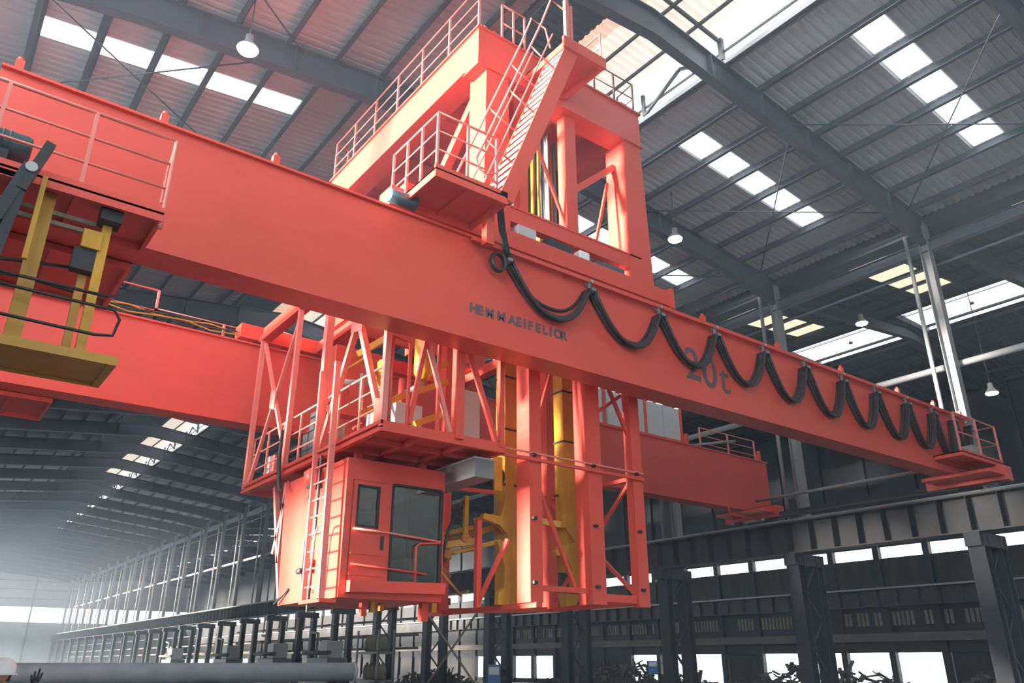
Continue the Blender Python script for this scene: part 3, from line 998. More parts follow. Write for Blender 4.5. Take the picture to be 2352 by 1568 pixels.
# yellow guide columns with shaped hook plates
def outline(pix, y, dy, name, m, parent, label=None):
    return MB().prism([at(px, py, Y=y) for px, py in pix], (0, dy, 0)).build(name, m, parent, label)


yg = sq('guide_column', 8.90, 9.26, 12.0, 12.3, 2.6, 8.9, YEL)
outline([(1168, 1100), (1160, 1150), (1150, 1185), (1112, 1178), (1110, 1190), (1148, 1205), (1165, 1225), (1166, 1240), (1143, 1242), (1148, 1262), (1160, 1300), (1158, 1350), (1145, 1362), (1144, 1388), (1170, 1390), (1176, 1300), (1180, 1100)], 11.92, .12, 'hook_plate', YEL, yg)
yg2 = sq('guide_column', 10.42, 10.88, 12.0, 12.3, 3.3, 8.9, YEL)
outline([(1290, 1120), (1300, 1180), (1298, 1210), (1322, 1245), (1285, 1255), (1276, 1265), (1278, 1275), (1300, 1275), (1312, 1300), (1318, 1350), (1338, 1350), (1334, 1290), (1330, 1120)], 11.92, .12, 'hook_plate', YEL, yg2)
outline([(1297, 1362), (1336, 1365), (1325, 1388), (1302, 1392)], 11.9, .2, 'guide_shoe', YEL, yg2)
for z in (4.8, 5.9, 7.0):
    MB().box(8.88, 9.28, 11.98, 12.32, z, z + .03).build('guide_band', DARK, yg)
    MB().box(10.40, 10.90, 11.98, 12.32, z, z + .03).build('guide_band', DARK, yg2)
yr = MB().box(8.42, 8.66, 11.75, 12.0, 4.95, 5.25).build('roller_bracket', YEL, tr)
MB().lathe([(.20, -.09), (.22, -.06), (.22, .06), (.20, .09)], (8.55, 11.88, 4.9), 'Y', 20).build('roller', BLACK, yr)
MB().box(8.46, 8.64, 11.72, 11.77, 4.6, 5.1).build('roller_plate', YEL, yr)
# grey box arm under the platform
MB().prism([(7.55, 11.05, 4.62), (7.96, 11.05, 4.62), (7.96, 11.05, 4.94), (7.55, 11.05, 4.94)], (0, 3.2, 0)).build('box_arm', DGREY, tr)
MB().box(7.53, 7.98, 11.03, 14.27, 4.94, 4.97).build('arm_flange', LGREY, tr)
# yellow gripper linkage between cabin and guides
gl = [((8.9, 12.1, 4.05), (8.55, 13.2, 3.85), .08), ((8.55, 13.2, 3.85), (8.2, 14.0, 3.6), .07), ((8.2, 14.0, 3.6), (7.9, 12.6, 3.55), .06), ((8.9, 12.1, 3.75), (8.2, 12.8, 3.55), .06),
      ((8.35, 12.5, 4.6), (8.35, 12.5, 3.8), .07), ((8.0, 12.9, 4.3), (8.0, 12.9, 3.4), .05), ((7.85, 12.9, 3.65), (8.5, 12.4, 3.75), .09), ((8.1, 13.1, 3.9), (8.45, 12.4, 4.0), .06),
      ((10.42, 12.1, 4.2), (9.4, 12.8, 4.4), .09), ((9.4, 12.8, 4.4), (9.1, 13.3, 4.3), .08)]
for a, b, wd in gl:
    MB().beam(a, b, wd, wd * 1.3).build('gripper_link', YEL, tr)
for p in ((8.55, 13.2, 3.85), (8.2, 14.0, 3.6), (8.35, 12.5, 3.8), (7.9, 12.7, 3.6), (8.15, 12.85, 3.55)):
    MB().lathe([(.09, -.06), (.09, .06)], p, 'Y', 12).build('pivot_pin', ORNG, tr)
MB().tube([(7.7, 12.3, 3.3), (7.85, 12.3, 3.9), (8.1, 12.4, 4.3), (8.3, 12.5, 4.5)], .03, 6).build('hydraulic_hose', BLACK, tr)
# yellow rungs and cylinders seen between the truss posts
for a, b in (((6.0, 12.8, 7.05), (6.5, 12.4, 7.45)), ((6.0, 12.5, 5.8), (6.9, 12.5, 6.35)), ((7.2, 12.6, 6.9), (7.9, 12.6, 7.25)), ((7.2, 12.6, 6.5), (7.9, 12.6, 6.85)), ((7.2, 12.6, 5.85), (7.9, 12.6, 6.2)), ((7.2, 12.6, 5.5), (7.6, 12.6, 5.7)),
             ((9.3, 12.6, 6.7), (9.9, 12.6, 6.95)), ((9.3, 12.6, 6.45), (9.9, 12.6, 6.7)), ((9.2, 12.6, 5.4), (9.9, 12.6, 5.5))):
    MB().beam(a, b, .07, .12).build('yellow_rung', YEL, tr)
MB().lathe([(.13, 0), (.14, .02), (.14, 1.1), (.11, 1.14)], (5.85, 11.35, 5.3), 'Z', 16).build('yellow_cylinder', YEL, tr)
MB().lathe([(.10, 0), (.17, .15), (.17, .85), (.15, .9)], (6.75, 11.6, 6.35), 'Z', 16).build('yellow_cylinder', YEL, tr)
for x0, x1, y, z0, z1, m in ((6.45, 6.8, 12.8, 5.2, 6.2, WHITE), (7.3, 7.95, 13.6, 5.2, 6.6, LGREY), (6.3, 7.6, 14.5, 6.4, 7.9, RED), (9.3, 10.1, 14.6, 6.3, 7.6, WHITE), (5.9, 6.3, 14.2, 5.2, 6.3, DARK)):
    MB().box(x0, x1, y, y + .35, z0, z1).build('machine_box', m, tr, bevel=.02)

# pipes, struts and hoses of the machine floor behind the near truss
rq = random.Random(21)
for k in range(16):
    x, y, z = rq.uniform(5.9, 8.0), rq.uniform(12.6, 15.5), rq.uniform(5.3, 7.4)
    d = Vector(rq.choice([(1, 0, .15), (0, 1, 0), (0, 0, 1), (.7, .2, .5)])).normalized() * rq.uniform(.5, 1.3)
    m_, nm = rq.choice([(RED, 'machine_strut'), (RED, 'machine_strut'), (YEL, 'yellow_strut'), (BLACK, 'hydraulic_hose'), (GREYM, 'hydraulic_pipe')])
    MB().tube([(x, y, z), (x + d.x, y + d.y, z + d.z)], rq.choice([.03, .05, .07]), 8).build(nm, m_, tr)
for k in range(12):
    x, y, z = rq.uniform(7.8, 10.2), rq.uniform(12.4, 13.8), rq.uniform(2.9, 4.6)
    d = Vector(rq.choice([(1, 0, .2), (.3, 1, 0), (0, 0, 1), (.7, .2, -.5)])).normalized() * rq.uniform(.3, .8)
    m_, nm = rq.choice([(YEL, 'gripper_link'), (YEL, 'gripper_link'), (OCH, 'gripper_link'), (BLACK, 'hydraulic_hose')])
    MB().tube([(x, y, z), (x + d.x, y + d.y, z + d.z)], rq.choice([.025, .04, .055]), 8).build(nm, m_, tr)
# ---- hanging cabin platform
PX0, PX1, PY0, PY1, PZ = 5.54, 7.94, 10.7, 17.0, 5.10
plat = sq('cabin_platform', PX0, PX1, PY0, PY1, PZ + .02, PZ + .06)
sq('edge_channel', PX0, PX1, PY0 - .02, PY0 + .06, PZ - .09, PZ + .08, RED, plat)
sq('edge_channel', PX0, PX1, PY1 - .06, PY1 + .02, PZ - .09, PZ + .08, RED, plat)
for nm, za, zb, dx in (('edge_channel', -.09, -.03, -.04), ('edge_channel', .03, .09, -.04), ('edge_channel', -.03, .03, 0)):
    sq(nm, PX0 + dx, PX0 + .06, PY0, PY1, PZ + za, PZ + zb, RED, plat)
sq('edge_channel', PX1 - .06, PX1 + .02, PY0, PY1, PZ - .09, PZ + .08, RED, plat)
for x in (6.35, 7.15):
    sq('floor_joist', x - .03, x + .03, PY0 + .06, PY1 - .06, PZ - .08, PZ + .02, RED, plat)
for y in (11.5, 12.3, 13.4, 14.5, 15.6):
    sq('floor_joist', PX0 + .06, PX1 - .06, y - .03, y + .03, PZ - .08, PZ + .02, RED, plat)
# hanging truss, left side
TXP = PX0 + .02


def mem(a, b, wd, m=PINK, name='truss_post', h=None):
    return MB().beam(a, b, wd, h or wd, up=(1, 0, 0)).build(name, m, tr)


for y in (PY1 - .05, 14.78, 13.2, PY0 + .05):
    mem((TXP, y, PZ), (TXP, y, 8.7), .10 if y != 13.2 else .14, PINK)
for a, b in (((PY1 - .1, PZ + .05), (14.85, 8.5)), ((14.72, PZ + .05), (PY1 - .1, 8.5)), ((13.2, 5.2), (12.0, 7.35)), ((PY0 + .15, 5.15), (11.95, 7.35)), ((13.2, 8.6), (11.95, 7.35)), ((PY0 + .1, 8.6), (11.95, 7.35))):
    mem((TXP + .04, a[0], a[1]), (TXP + .04, b[0], b[1]), .07 if b[0] > 12 and b[0] != 12.0 else .10, PINK, 'truss_diagonal')
def gusset(y, z, hy, hz):
    MB().prism([(TXP - .02, y - hy, z - hz), (TXP - .02, y + hy, z - hz * .6), (TXP - .02, y + hy, z + hz), (TXP - .02, y - hy, z + hz * .7)], (.03, 0, 0)).build('gusset_plate', PINK, tr)
gusset(15.85, 6.85, .14, .25)
gusset(11.95, 7.3, .22, .22)
gusset(PY0 + .18, 5.35, .13, .28)
MB().box(5.5, 5.62, 10.6, 17.1, 8.58, 8.72).build('truss_chord', RED, tr)
# near truss along the platform's front edge
for x, wd in ((6.95, .16), (7.86, .10), (6.55, .05)):
    mem((x, PY0 + .02, PZ), (x, PY0 + .02, 8.68), wd, RED)
mem((6.30, PY0 + .02, 6.9), (6.02, PY0 + .02, PZ + .1), .07, RED, 'truss_diagonal')
mem((6.25, PY0 + .02, 6.9), (6.80, PY0 + .02, PZ + .1), .07, PINK, 'truss_diagonal')
mem((7.10, PY0 + .02, 6.9), (7.75, PY0 + .02, PZ + .1), .08, RED, 'truss_diagonal')
mem((7.86, 16.9, PZ), (7.86, 16.9, 8.68), .10, RED)
MB().box(5.5, 8.0, PY0 - .04, PY0 + .08, 8.5, 8.68).build('truss_chord', RED, tr)
MB().tube([(5.75, PY0 + .02, PZ + .05), (5.98, PY0 + .02, PZ + .05), (5.98, PY0 + .02, 6.6), (5.65, PY0 + .02, 6.65), (5.65, PY0 + .02, 5.1)], .03, 6).build('gate_hoop', RED, tr)
# platform railings on the left side
railing(tr, [(PX0 + .1, 10.9, PZ + .05), (PX0 + .1, 16.9, PZ + .05)], 1.05, 2, .9, .022, PINK, .035)
# small machines standing on the platform
for x0, x1, y0, y1, h_, m, nm in ((5.8, 6.2, 13.5, 13.75, .72, SLAT, 'switch_box'), (5.8, 6.2, 13.78, 13.85, .75, WHITE, 'switch_box'), (5.8, 6.2, 14.0, 14.6, .7, DARK, 'hydraulic_unit'), (5.75, 5.95, 15.9, 16.1, .55, PINK, 'valve_block'), (5.8, 6.1, 16.3, 16.6, .6, GREYM, 'valve_block')):
    MB().box(x0, x1, y0, y1, PZ + .06, PZ + .06 + h_).build(nm, m, tr, bevel=.02)
# black cable hanging off the platform edge
MB().tube([(5.42, 14.7, 5.9), (5.40, 14.66, 5.3), (5.42, 14.62, 4.95), (5.40, 14.5, 4.72), (5.40, 14.35, 4.62)], [.03, .045, .045, .035, .012], 8).build('hanging_cable', BLACK, tr)

# ---- operator cabin
CX0, CX1, CY0, CY1, CZ0, CZ1 = 5.62, 7.55, 12.0, 14.62, 2.60, 4.86
cabm = MB()
T = .05
# floor, roof, back and right frames as one shell with real openings
cabm.prism([(CX0, CY0, CZ0), (CX0, CY1 - .12, CZ0), (CX0, CY1 + .12, CZ1), (CX0, CY0, CZ1)], (T, 0, 0))
XI = CX0 + T
DX0, DX1 = CX0 + .12, 6.42
WX0, WX1 = 6.50, 7.49
zi0, zi1 = CZ0 + .22, CZ1 - .36
cabm.box(XI, CX1, CY0 + T, CY1 - T, CZ0, CZ0 + .12)          # floor
cabm.box(XI, CX1, CY0 + T, CY1 - T, CZ1 - .12, CZ1)          # roof
cabm.box(XI, CX1, CY0, CY0 + T, CZ0, zi0)                    # near side: bottom rail, head, posts
cabm.box(XI, CX1, CY0, CY0 + T, zi1, CZ1)
cabm.box(XI, DX0, CY0, CY0 + T, zi0, zi1)
cabm.box(DX1, WX0, CY0, CY0 + T, zi0, zi1)
cabm.box(WX1, CX1, CY0, CY0 + T, zi0, zi1)
cabm.box(XI, CX1, CY1 - T, CY1, CZ0, CZ0 + .9)               # back
cabm.box(XI, CX1, CY1 - T, CY1, CZ1 - .3, CZ1)
cabm.box(XI, XI + .1, CY1 - T, CY1, CZ0 + .9, CZ1 - .3)
cabm.box(CX1 - .08, CX1, CY1 - T, CY1, CZ0 + .9, CZ1 - .3)
cabm.box(CX1 - T, CX1, CY0 + T, CY1 - T, CZ1 - .3, CZ1 - .12)  # right side
cabm.box(CX1 - T, CX1, CY0 + T, CY1 - T, CZ0 + .12, CZ0 + .25)
cabm.box(CX1 - T, CX1, 13.25, 13.32, CZ0 + .25, CZ1 - .3)
cab = cabm.build('operator_cabin', RED, tr, 'red steel operator cabin hanging under the platform')
# sill step
MB().prism([(CX0 + .12, CY0 - .16, CZ0 + .08), (CX1 - .02, CY0 - .16, CZ0 + .12), (CX1 - .02, CY0 - .16, CZ0 + .30), (CX0 + .12, CY0 - .16, CZ0 + .26)], (0, .16, 0)).build('sill_step', RED, cab)
# door with window
dz0, dz1 = CZ0 + .23, CZ1 - .37
wz0, wz1 = 3.74, 4.40
wx0, wx1 = 5.84, 6.22
dm_ = MB()
dm_.box(DX0 + .01, wx0, CY0 - .02, CY0 + .03, dz0, dz1).box(wx1, DX1 - .01, CY0 - .02, CY0 + .03, dz0, dz1)
dm_.box(wx0, wx1, CY0 - .02, CY0 + .03, dz0, wz0).box(wx0, wx1, CY0 - .02, CY0 + .03, wz1, dz1)
dm_.box(DX0 + .02, DX1 - .05, CY0 - .035, CY0 - .02, 3.28, 3.31).box(DX0 + .02, DX1 - .05, CY0 - .035, CY0 - .02, 2.95, 2.98)
dm_.build('door', RED, cab)
fr_ = MB()
for x0, x1, z0, z1 in ((wx0 - .02, wx0 + .015, wz0 - .02, wz1 + .02), (wx1 - .015, wx1 + .02, wz0 - .02, wz1 + .02), (wx0, wx1, wz0 - .02, wz0 + .015), (wx0, wx1, wz1 - .015, wz1 + .02)):
    fr_.box(x0, x1, CY0 - .035, CY0 - .015, z0, z1)
fr_.build('window_gasket', BLACK, cab)
MB().box(wx0, wx1, CY0, CY0 + .01, wz0, wz1).build('window_pane', GLASS, cab)
MB().box(6.30, 6.34, CY0 - .07, CY0 - .02, 3.38, 3.60).build('door_handle', DARK, cab)
fr_ = MB()
gz0, gz1 = CZ0 + .22, CZ1 - .36
for x0, x1, z0, z1 in ((WX0 - .02, WX0 + .02, gz0, gz1), (WX1 - .03, WX1 + .03, gz0, gz1), (WX0, WX1, gz0 - .01, gz0 + .02), (WX0, WX1, gz1 - .02, gz1 + .02)):
    fr_.box(x0, x1, CY0 - .02, CY0, z0, z1)
fr_.build('window_gasket', BLACK, cab)
MB().box(WX0, WX1, CY0 + .015, CY0 + .025, gz0, gz1).build('window_pane', GLASS, cab)
MB().box(CX1 - .03, CX1 - .02, CY0 + .07, 13.25, CZ0 + .25, CZ1 - .3).build('window_pane', GLASS, cab)
MB().box(CX1 - .03, CX1 - .02, 13.32, CY1 - .05, CZ0 + .25, CZ1 - .3).build('window_pane', GLASS, cab)
MB().box(CX0 + .15, CX1 - .08, CY1 - .03, CY1 - .02, CZ0 + .9, CZ1 - .3).build('window_pane', GLASS, cab)
# guard rails over the door and window
MB().tube([(CX0 + .15, CY0 - .06, 3.68), (6.45, CY0 - .07, 3.66), (7.45, CY0 - .07, 3.60)], .018, 6).build('guard_bar', PINK, cab)
MB().tube([(CX0 + .15, CY0 - .06, 2.98 + .14), (7.2, CY0 - .07, 3.04)], .014, 6).build('guard_bar', RED, cab)
MB().tube([(6.98, CY0 - .05, 2.8), (6.98, CY0 - .05, 3.48), (7.05, CY0 - .06, 3.54), (7.45, CY0 - .06, 3.58)], .018, 6).build('guard_bar', RED, cab)
# inside: seat, console, wheel
MB().box(6.45, 6.95, 13.0, 13.5, 3.05, 3.2).box(6.45, 6.95, 13.42, 13.52, 3.2, 3.95).box(6.6, 6.8, 13.2, 13.4, 2.72, 3.05).build('operator_seat', BLACK, cab, bevel=.03)
MB().box(7.05, 7.35, 12.5, 13.6, 2.72, 3.35).build('console', DGREY, cab, bevel=.02)
MB().tube([(7.15, 12.6, 3.35), (7.12, 12.55, 3.75)], .015, 6).lathe([(.02, 0), (.04, .03), (.02, .06)], (7.12, 12.55, 3.75), 'Z', 10).build('control_lever', BLACK, cab)
# wall lamp, handle bars, valve on the light side wall
MB().lathe([(.05, 0), (.16, .04), (.18, .22), (.08, .30), (.02, .31)], (CX0 - .12, 13.12, 4.55), 'Z', 16).build('horn_lamp', RED, cab)
MB().box(CX0 - .20, CX0, 13.0, 13.24, 4.50, 4.55).build('lamp_bracket', DARK, cab)
MB().tube([(CX0 - .12, 13.15, 4.5), (CX0 - .14, 13.2, 4.3), (CX0 - .12, 13.1, 4.18)], .03, 6).build('lamp_cable', BLACK, cab)
MB().tube([(CX0, 12.85, 3.72), (CX0 - .1, 13.05, 3.72), (CX0 - .1, 13.3, 3.65), (CX0 - .1, 13.3, 3.05), (CX0 - .1, 13.25, 2.82), (CX0, 12.95, 2.74)], .022, 6).build('grab_bar', PINK, cab)
MB().lathe([(.03, -.1), (.05, -.08), (.05, .06), (.02, .1)], (CX0 - .12, 13.35, 3.1), 'Y', 10).build('valve', DARK, cab)
MB().box(CX0 - .14, CX0 - .02, 13.0, 13.18, 3.05, 3.28).build('valve_cover', RED, cab, bevel=.03)
MB().tube([(CX0 - .02, 14.0, 2.85), (CX0 - .08, 14.45, 2.62)], .02, 6).build('latch_rod', DARK, cab)
# cabin hangers behind the side wall
for a, b in (((5.75, 15.6, 4.95), (5.75, 14.75, 2.75)), ((5.75, 15.0, 4.95), (5.75, 15.0, 3.4)), ((5.75, 14.85, 4.95), (5.75, 15.3, 3.6))):
    MB().beam(a, b, .09, .09).build('cabin_hanger', PINK, tr)
for x in (5.9, 7.2):
    for y in (12.3, 14.3):
        sq('cabin_hanger', x, x + .12, y, y + .12, CZ1, PZ - .02, RED)
# ladder in front of the side wall
LX = 5.38
lad = MB().beam((LX, 12.78, 2.56), (LX, 12.90, 6.6), .05, .08).beam((LX, 12.1, 2.56), (LX, 12.25, 6.6), .06, .10).build('ladder', PINK, tr)
for k in range(9):
    z = 2.78 + k * .285
    MB().tube([(LX, 12.79, z), (LX, 12.12, z)], .016, 6).build('rung', PINK, lad)
MB().box(LX - .05, CX0, 12.05, 12.85, 2.52, 2.58).build('ladder_foot', RED, lad)
MB().tube([(LX + .06, 12.7, 2.6), (LX + .06, 12.7, 5.0)], .02, 6).build('conduit', BLACK, lad)
MB().tube([(LX + .06, 12.74, 2.4), (LX + .06, 12.74, 5.0)], .015, 6).build('conduit', GREYM, lad)
MB().tube([(LX + .05, 12.2, 3.75), (LX - .02, 12.4, 3.75), (LX - .02, 12.5, 3.6), (LX - .02, 12.55, 2.75)], .018, 6).build('grab_bar', PINK, lad)
# pegs and yellow pieces under the cabin
for x, y, z0, z1, wd, m, nm in ((6.25, 12.4, 2.36, 2.62, .10, RED, 'buffer_peg'), (6.42, 12.4, 2.42, 2.62, .08, YEL, 'buffer_peg'), (7.35, 12.3, 2.3, 2.62, .13, RED, 'buffer_peg'), (7.55, 12.3, 2.45, 2.9, .10, YEL, 'buffer_peg'), (6.7, 12.6, 2.46, 2.62, .08, ORNG, 'buffer_peg')):
    sq(nm, x, x + wd, y, y + wd, z0, z1, m)
MB().beam((7.4, 12.35, 2.42), (8.9, 14.1, 2.56), .09, .10).build('foot_tie', RED, tr)

# ------------------------------------------------------------------ yellow collector cage hanging on the left
cage = root('service_cage', (.4, 9.3, 4.6), 'yellow service cage hanging from the left crane walkway', 'cage')
fp = MB().box(-1.2, 1.33, 8.9, 9.75, 4.62, 4.65).build('floor_plate', OCH, cage)
MB().box(-1.2, 1.36, 8.86, 8.92, 4.60, 4.70).build('edge_angle', OCH, fp)
MB().box(-1.2, 1.36, 9.72, 9.78, 4.60, 4.70).build('edge_angle', OCH, fp)
MB().box(1.28, 1.36, 8.92, 9.72, 4.60, 4.70).build('edge_angle', OCH, fp)
MB().box(.98, 1.08, 9.25, 9.33, 4.65, 6.55).build('hanger_post', YEL, cage)
MB().box(.86, .95, 9.40, 9.47, 4.65, 6.0).build('hanger_post', OCH, cage)
MB().box(.30, .46, 9.25, 9.36, 4.65, 6.6).build('hanger_post', OCH, cage)
MB().box(.27, .32, 8.93, 8.98, 5.6, 6.62).build('hanger_post', YEL, cage)
MB().box(.80, 1.0, 9.22, 9.36, 6.05, 6.28).build('collector_head', YEL, cage)
MB().box(.75, 1.02, 9.26, 9.40, 5.78, 6.05).build('insulator_block', BLACK, cage)
MB().box(.92, 1.15, 9.1, 9.35, 6.40, 6.62).build('insulator_block', BLACK, cage)
for z in (5.42, 5.22, 5.15, 4.85):
    pass
MB().tube([(-1.2, 9.0, 5.42), (1.15, 9.0, 5.42), (1.25, 9.1, 5.5)], .018, 6).build('guard_hoop', BLACK, cage)
MB().tube([(-1.2, 9.0, 5.30), (1.25, 9.0, 5.28), (1.32, 9.0, 5.18), (1.28, 9.0, 4.98), (1.1, 9.0, 4.95), (-1.2, 9.0, 4.98)], .018, 6).build('guard_hoop', BLACK, cage)
MB().tube([(-.5, 9.35, 5.6), (.2, 9.4, 5.75), (.9, 9.4, 5.85)], .02, 6).tube([(-.5, 9.35, 5.5), (.4, 9.5, 5.62), (1.2, 9.6, 5.6)], .015, 6).build('collector_cable', BLACK, cage)
arm = root('collector_arm', (.05, 8.9, 6.2), 'black and grey collector arm beside the yellow service cage', 'arm')
MB().beam((-.05, 8.85, 5.9), (.12, 8.85, 6.62), .16, .12).build('arm_lever', DARK, arm)
MB().beam((.10, 8.8, 6.3), (.26, 8.8, 6.95), .08, .1).build('arm_strut', BLACK, arm)
MB().beam((.02, 8.82, 5.3), (.10, 8.82, 6.3), .08, .1).build('arm_strut', DARK, arm)
MB().lathe([(.06, -.08), (.06, .08)], (.14, 8.82, 6.58), 'Y', 12).build('arm_pivot', GREYM, arm)
for z in (6.30, 6.42):
    MB().beam((-1.2, 9.35, z), (.95, 9.35, z), .03, .05).build('conductor_rail', SLAT, arm)

# ------------------------------------------------------------------ lamps
def high_bay(loc, top, label):
    x, y, z = loc
    t = root('high_bay_lamp', loc, label, 'lamp', group='high bay lamps')
    MB().lathe([(.05, .42), (.09, .40), (.10, .22), (.24, .04), (.26, 0), (.25, 0.0)], loc, 'Z', 24).build('reflector', GREYM, t)
    MB().lathe([(.235, -.005), (.22, -.05), (.12, -.08), (.02, -.085)], loc, 'Z', 24).build('lens', LAMP, t)
    MB().tube([(x, y, z + .4), (x, y, top)], .015, 6).build('hanging_rod', PURL, t)
    return t


high_bay((3.72, 15.2, 14.95), roof_z(3.72), 'lit high bay lamp under the left roof slope, above the girder')
high_bay((18.45, 15.2, 14.95), roof_z(18.45), 'lit high bay lamp right of the red tower')
high_bay((29.6, 15.0, 14.7), roof2_z(29.6), 'lit high bay lamp in the dark second hall')
high_bay((33.2, 12.1, 11.6), roof2_z(33.2), 'small lit lamp at the right edge in the second hall')
high_bay((2.6, 39.0, 14.8), roof_z(2.6), 'distant lit lamp below the far girder at the left edge')

# ------------------------------------------------------------------ floor level
duct = root('steel_pipe', (6, 25.2, 1.0), 'thick grey steel pipe lying across the lower left', 'pipe')
MB().lathe([(.27, -2.5), (.275, -2.48), (.275, 11.1), (.25, 11.12)], (1.5, 25.2, 1.36), 'X', 28).build('pipe_barrel', PIPEM, duct)
MB().lathe([(.295, 0), (.295, .08)], (12.5, 25.2, 1.36), 'X', 28).build('pipe_collar', LGREY, duct)
for x in (-.5, 3, 8, 12):
    MB().box(x - .15, x + .15, 24.9, 25.5, 0, 1.1).build('pipe_trestle', DARK, duct)


def sign(x, y, z, wd, h_, m, label, kind='notice_board', cat='sign'):
    t = root(kind, (x, y, 0), label, cat)
    MB().box(x - .02, x + .02, y, y + wd, z, z + h_).build('board', m, t)
    MB().box(x - .03, x - .02, y + wd * .12, y + wd * .88, z + h_ * .6, z + h_ * .9).build('white_panel', WHITE, t)
    MB().box(x - .03, x + .03, y - .04, y, 0, z + h_).build('board_post', DARK, t)
    MB().box(x - .03, x + .03, y + wd, y + wd + .04, 0, z + h_).build('board_post', DARK, t)


sign(24.0, 32.6, .4, 1.1, 1.15, BLUE, 'blue board with white top beside the cross brace')
sign(24.6, 23.0, 1.2, .55, .5, BLUE, 'small blue board by the laced column right of centre')

# scrap and stored goods on the far floor
def heap(x, y, sx, sy, h_, label, seed):
    rn = random.Random(seed)
    mb = MB()
    for k in range(420):
        a, r_ = rn.random() * 6.283, rn.random() ** .5
        px, py = x + sx * r_ * math.cos(a), y + sy * r_ * math.sin(a)
        hh = h_ * (1 - r_ * .75) * rn.random()
        d = Vector((rn.uniform(-1, 1), rn.uniform(-1, 1), rn.uniform(-.6, .9))).normalized() * rn.uniform(.25, .8)
        c = Vector((px, py, max(.15, hh)))
        if (c - d * .5).z < .02 or (c + d * .5).z < .02:
            d.z = abs(d.z) * .2
        mb.beam(c - d * .5, c + d * .5, rn.uniform(.04, .22), rn.uniform(.03, .12))
    o = mb.build('scrap_heap', SCRAP)
    tag(o, label, 'scrap heap', 'stuff')


heap(33, 33, 3.5, 6.5, 2.0, 'rusty scrap heap on the floor right of the mast feet', 1)
heap(34, 22, 3.5, 4.5, 2.0, 'rusty scrap heap beyond the middle laced columns', 2)
heap(34, 13, 3, 4.0, 1.9, 'scrap heap at the lower right corner', 3)
heap(27.5, 44, 1.5, 4.5, 1.6, 'scrap heap behind the crossed braces', 4)
# work benches and machines along the column line at the left distance
rn = random.Random(11)
labs = ['left of the pale machine', 'next to the pale machine', 'under the far runway', 'far down the column line']
for i, y in enumerate((49.0, 58.0, 68.0, 84.0)):
    t = root('machine_tool', (23.2, y, 0), 'grey machine tool with pipes ' + labs[i], 'machine')
    MB().box(22.6, 24.0, y, y + 3.2, 0, 1.9).build('machine_body', DGREY, t, bevel=.05)
    MB().box(22.7, 23.8, y + .4, y + 1.6, 1.9, 2.9).build('machine_head', LGREY, t, bevel=.05)
    MB().tube([(22.5, y - .5, 2.2), (22.5, y + 3.6, 2.2)], .12, 8).build('machine_pipe', BEIGE, t)
    MB().tube([(22.9, y + 2.4, 1.9), (22.9, y + 2.4, 3.4), (22.9, y + 3.4, 3.5)], .1, 8).build('machine_pipe', COLM, t)
rack = root('storage_rack', (23.4, 43.3, 0), 'pale storage rack loaded with sacks left of the cabin foot', 'rack')
for yy in (43.0, 45.6):
    for xx in (22.9, 23.9):
        MB().beam((xx, yy, 0), (xx, yy, 3.4), .1).build('rack_post', COLM, rack)
for z in (.6, 2.1):
    MB().box(22.85, 23.95, 42.95, 45.65, z, z + .12).build('shelf', COLM, rack)
for i in range(5):
    for z in (.72, 2.22):
        s_ = root('sack', (23.4, 43.2 + i * .48, z), '%s pale sack on the %s shelf of the storage rack' % (('first', 'second', 'third', 'fourth', 'fifth')[i], 'lower' if z < 1 else 'upper'), 'sack', group='sacks on the storage rack')
        MB().lathe([(.12, 0), (.22, .08), (.23, .55), (.16, .78), (.06, .84), (.09, .92)], (23.4, 43.25 + i * .48, z), 'Z', 12).build('sack_body', SLAT, s_)
        MB().lathe([(.07, 0), (.07, .03)], (23.4, 43.25 + i * .48, z + .83), 'Z', 10).build('sack_tie', DARK, s_)

# ------------------------------------------------------------------ worker at the lower left edge
wx, wy = .95, 9.0
per = root('person', (wx, wy, 0), 'person in white helmet and dark workwear raising a black-gloved hand', 'person')


def skin_body(name, verts, edges, rad, material, parent, rootv=0, sub=2):
    me = bpy.data.meshes.new(name)
    me.from_pydata([Vector(v) for v in verts], edges, [])
    me.materials.append(material)
    o = bpy.data.objects.new(name, me)
    COL.objects.link(o)
    o.parent = parent
    o.location = -world_loc(parent)
    md = o.modifiers.new('skin', 'SKIN')
    for i, r_ in enumerate(rad):
        sv = me.skin_vertices[0].data[i]
        sv.radius = (r_, r_) if not isinstance(r_, tuple) else r_
        sv.use_root = (i == rootv)
    md.use_smooth_shade = True
    s2 = o.modifiers.new('sub', 'SUBSURF')
    s2.levels = s2.render_levels = sub
    return o


B = lambda x, y, z: (wx + x, wy + y, z)
verts = [B(0, 0, .88), B(0, 0, 1.08), B(0, .0, 1.30), B(0, 0, 1.40), B(0, 0, 1.47),
         B(-.10, 0, .84), B(-.11, .02, .46), B(-.11, 0, .09), B(-.11, -.12, .04),
         B(.10, 0, .84), B(.11, .02, .46), B(.11, 0, .09), B(.11, -.12, .04),
         B(-.19, 0, 1.36), B(-.25, .02, 1.10), B(-.25, -.1, .88),
         B(.19, 0, 1.36), B(.30, -.03, 1.14), B(.285, -.06, 1.38)]
edges = [(0, 1), (1, 2), (2, 3), (3, 4), (0, 5), (5, 6), (6, 7), (7, 8), (0, 9), (9, 10), (10, 11), (11, 12), (2, 13), (13, 14), (14, 15), (2, 16), (16, 17), (17, 18)]
rad = [.15, .14, .16, .09, .06, .095, .07, .05, .045, .095, .07, .05, .045, .075, .055, .04, .075, .055, .04]
skin_body('body', verts, edges, rad, CLOTH, per)
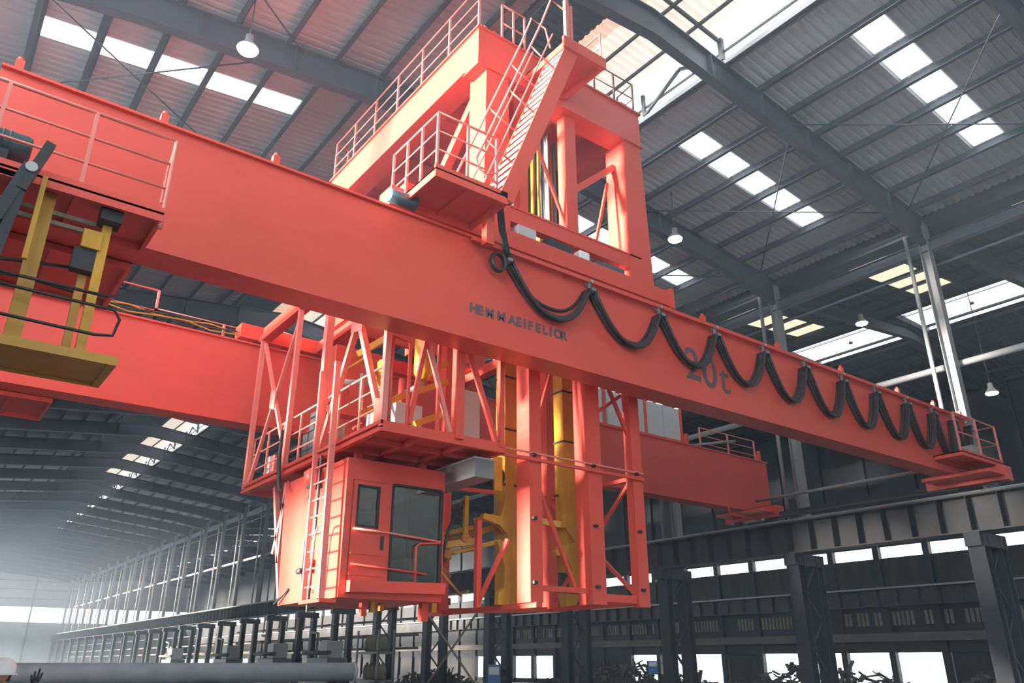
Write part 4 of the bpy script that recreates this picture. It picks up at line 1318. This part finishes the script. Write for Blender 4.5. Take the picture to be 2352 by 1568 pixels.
hd = MB().lathe([(.02, -.12), (.06, -.11), (.075, -.04), (.085, .03), (.08, .08), (.05, .12), (.01, .13)], B(0, -.01, 1.545), 'Z', 20).build('head', SKIN, per)
MB().prism([B(-.015, -.085, 1.53), B(.015, -.085, 1.53), B(0, -.085, 1.58)], (0, -.025, 0)).build('nose', SKIN, hd)
MB().lathe([(.012, 0), (.012, .008)], B(-.032, -.092, 1.57), 'Y', 10).build('eye', BLACK, hd)
MB().lathe([(.012, 0), (.012, .008)], B(.032, -.092, 1.57), 'Y', 10).build('eye', BLACK, hd)
MB().box(wx - .03, wx + .03, wy - .088, wy - .078, 1.487, 1.497).build('mouth', mat('lips', (.3, .12, .1)), hd)
MB().box(wx - .095, wx - .08, wy - .02, wy + .02, 1.53, 1.59).build('ear', SKIN, hd)
MB().box(wx + .08, wx + .095, wy - .02, wy + .02, 1.53, 1.59).build('ear', SKIN, hd)
MB().lathe([(.088, -.05), (.092, .0), (.09, .05)], B(0, .01, 1.54), 'Z', 20).build('hair', BLACK, hd)
hl = MB().lathe([(.118, 0), (.122, .02), (.118, .07), (.095, .115), (.05, .14), (.01, .146)], B(0, 0, 1.545), 'Z', 24).build('helmet', WHITE, per)
MB().lathe([(.135, -.008), (.137, .004)], B(0, -.012, 1.548), 'Z', 24).build('helmet_brim', WHITE, hl)
# raised gloved hand
hv = [B(.285, -.06, 1.39), B(.285, -.065, 1.46), B(.25, -.06, 1.50), B(.245, -.06, 1.545), B(.272, -.06, 1.51), B(.27, -.06, 1.575), B(.296, -.06, 1.51), B(.305, -.06, 1.60), B(.318, -.06, 1.505), B(.332, -.06, 1.565), B(.245, -.07, 1.44), B(.222, -.08, 1.475)]
he = [(0, 1), (1, 2), (2, 3), (1, 4), (4, 5), (1, 6), (6, 7), (1, 8), (8, 9), (0, 10), (10, 11)]
skin_body('glove', hv, he, [.03, .034, .011, .009, .012, .009, .012, .009, .011, .008, .013, .010], BLACK, per, 1, 2)
MB().box(wx - .16, wx - .06, wy - .2, wy + .06, 0, .07).build('shoe', BLACK, per, bevel=.03)
MB().box(wx + .06, wx + .16, wy - .2, wy + .06, 0, .07).build('shoe', BLACK, per, bevel=.03)

# ------------------------------------------------------------------ dusty haze in the halls
hz = bpy.data.materials.new('thin_dust_haze')
hz.use_nodes = True
nt = hz.node_tree
for n in list(nt.nodes):
    nt.nodes.remove(n)
ho = nt.nodes.new('ShaderNodeOutputMaterial')
hv_ = nt.nodes.new('ShaderNodeVolumeScatter')
hv_.inputs['Color'].default_value = (0.66, 0.83, 1.0, 1)
hv_.inputs['Density'].default_value = 0.0028
hv_.inputs['Anisotropy'].default_value = 0.2
nt.links.new(hv_.outputs[0], ho.inputs['Volume'])
hb = MB().box(XL + .1, 24.9, YN + .2, YF - .2, .02, 18.3).build('dust_haze', hz)
tag(hb, 'thin bluish dust haze hanging in the air of the hall', 'haze', 'stuff')
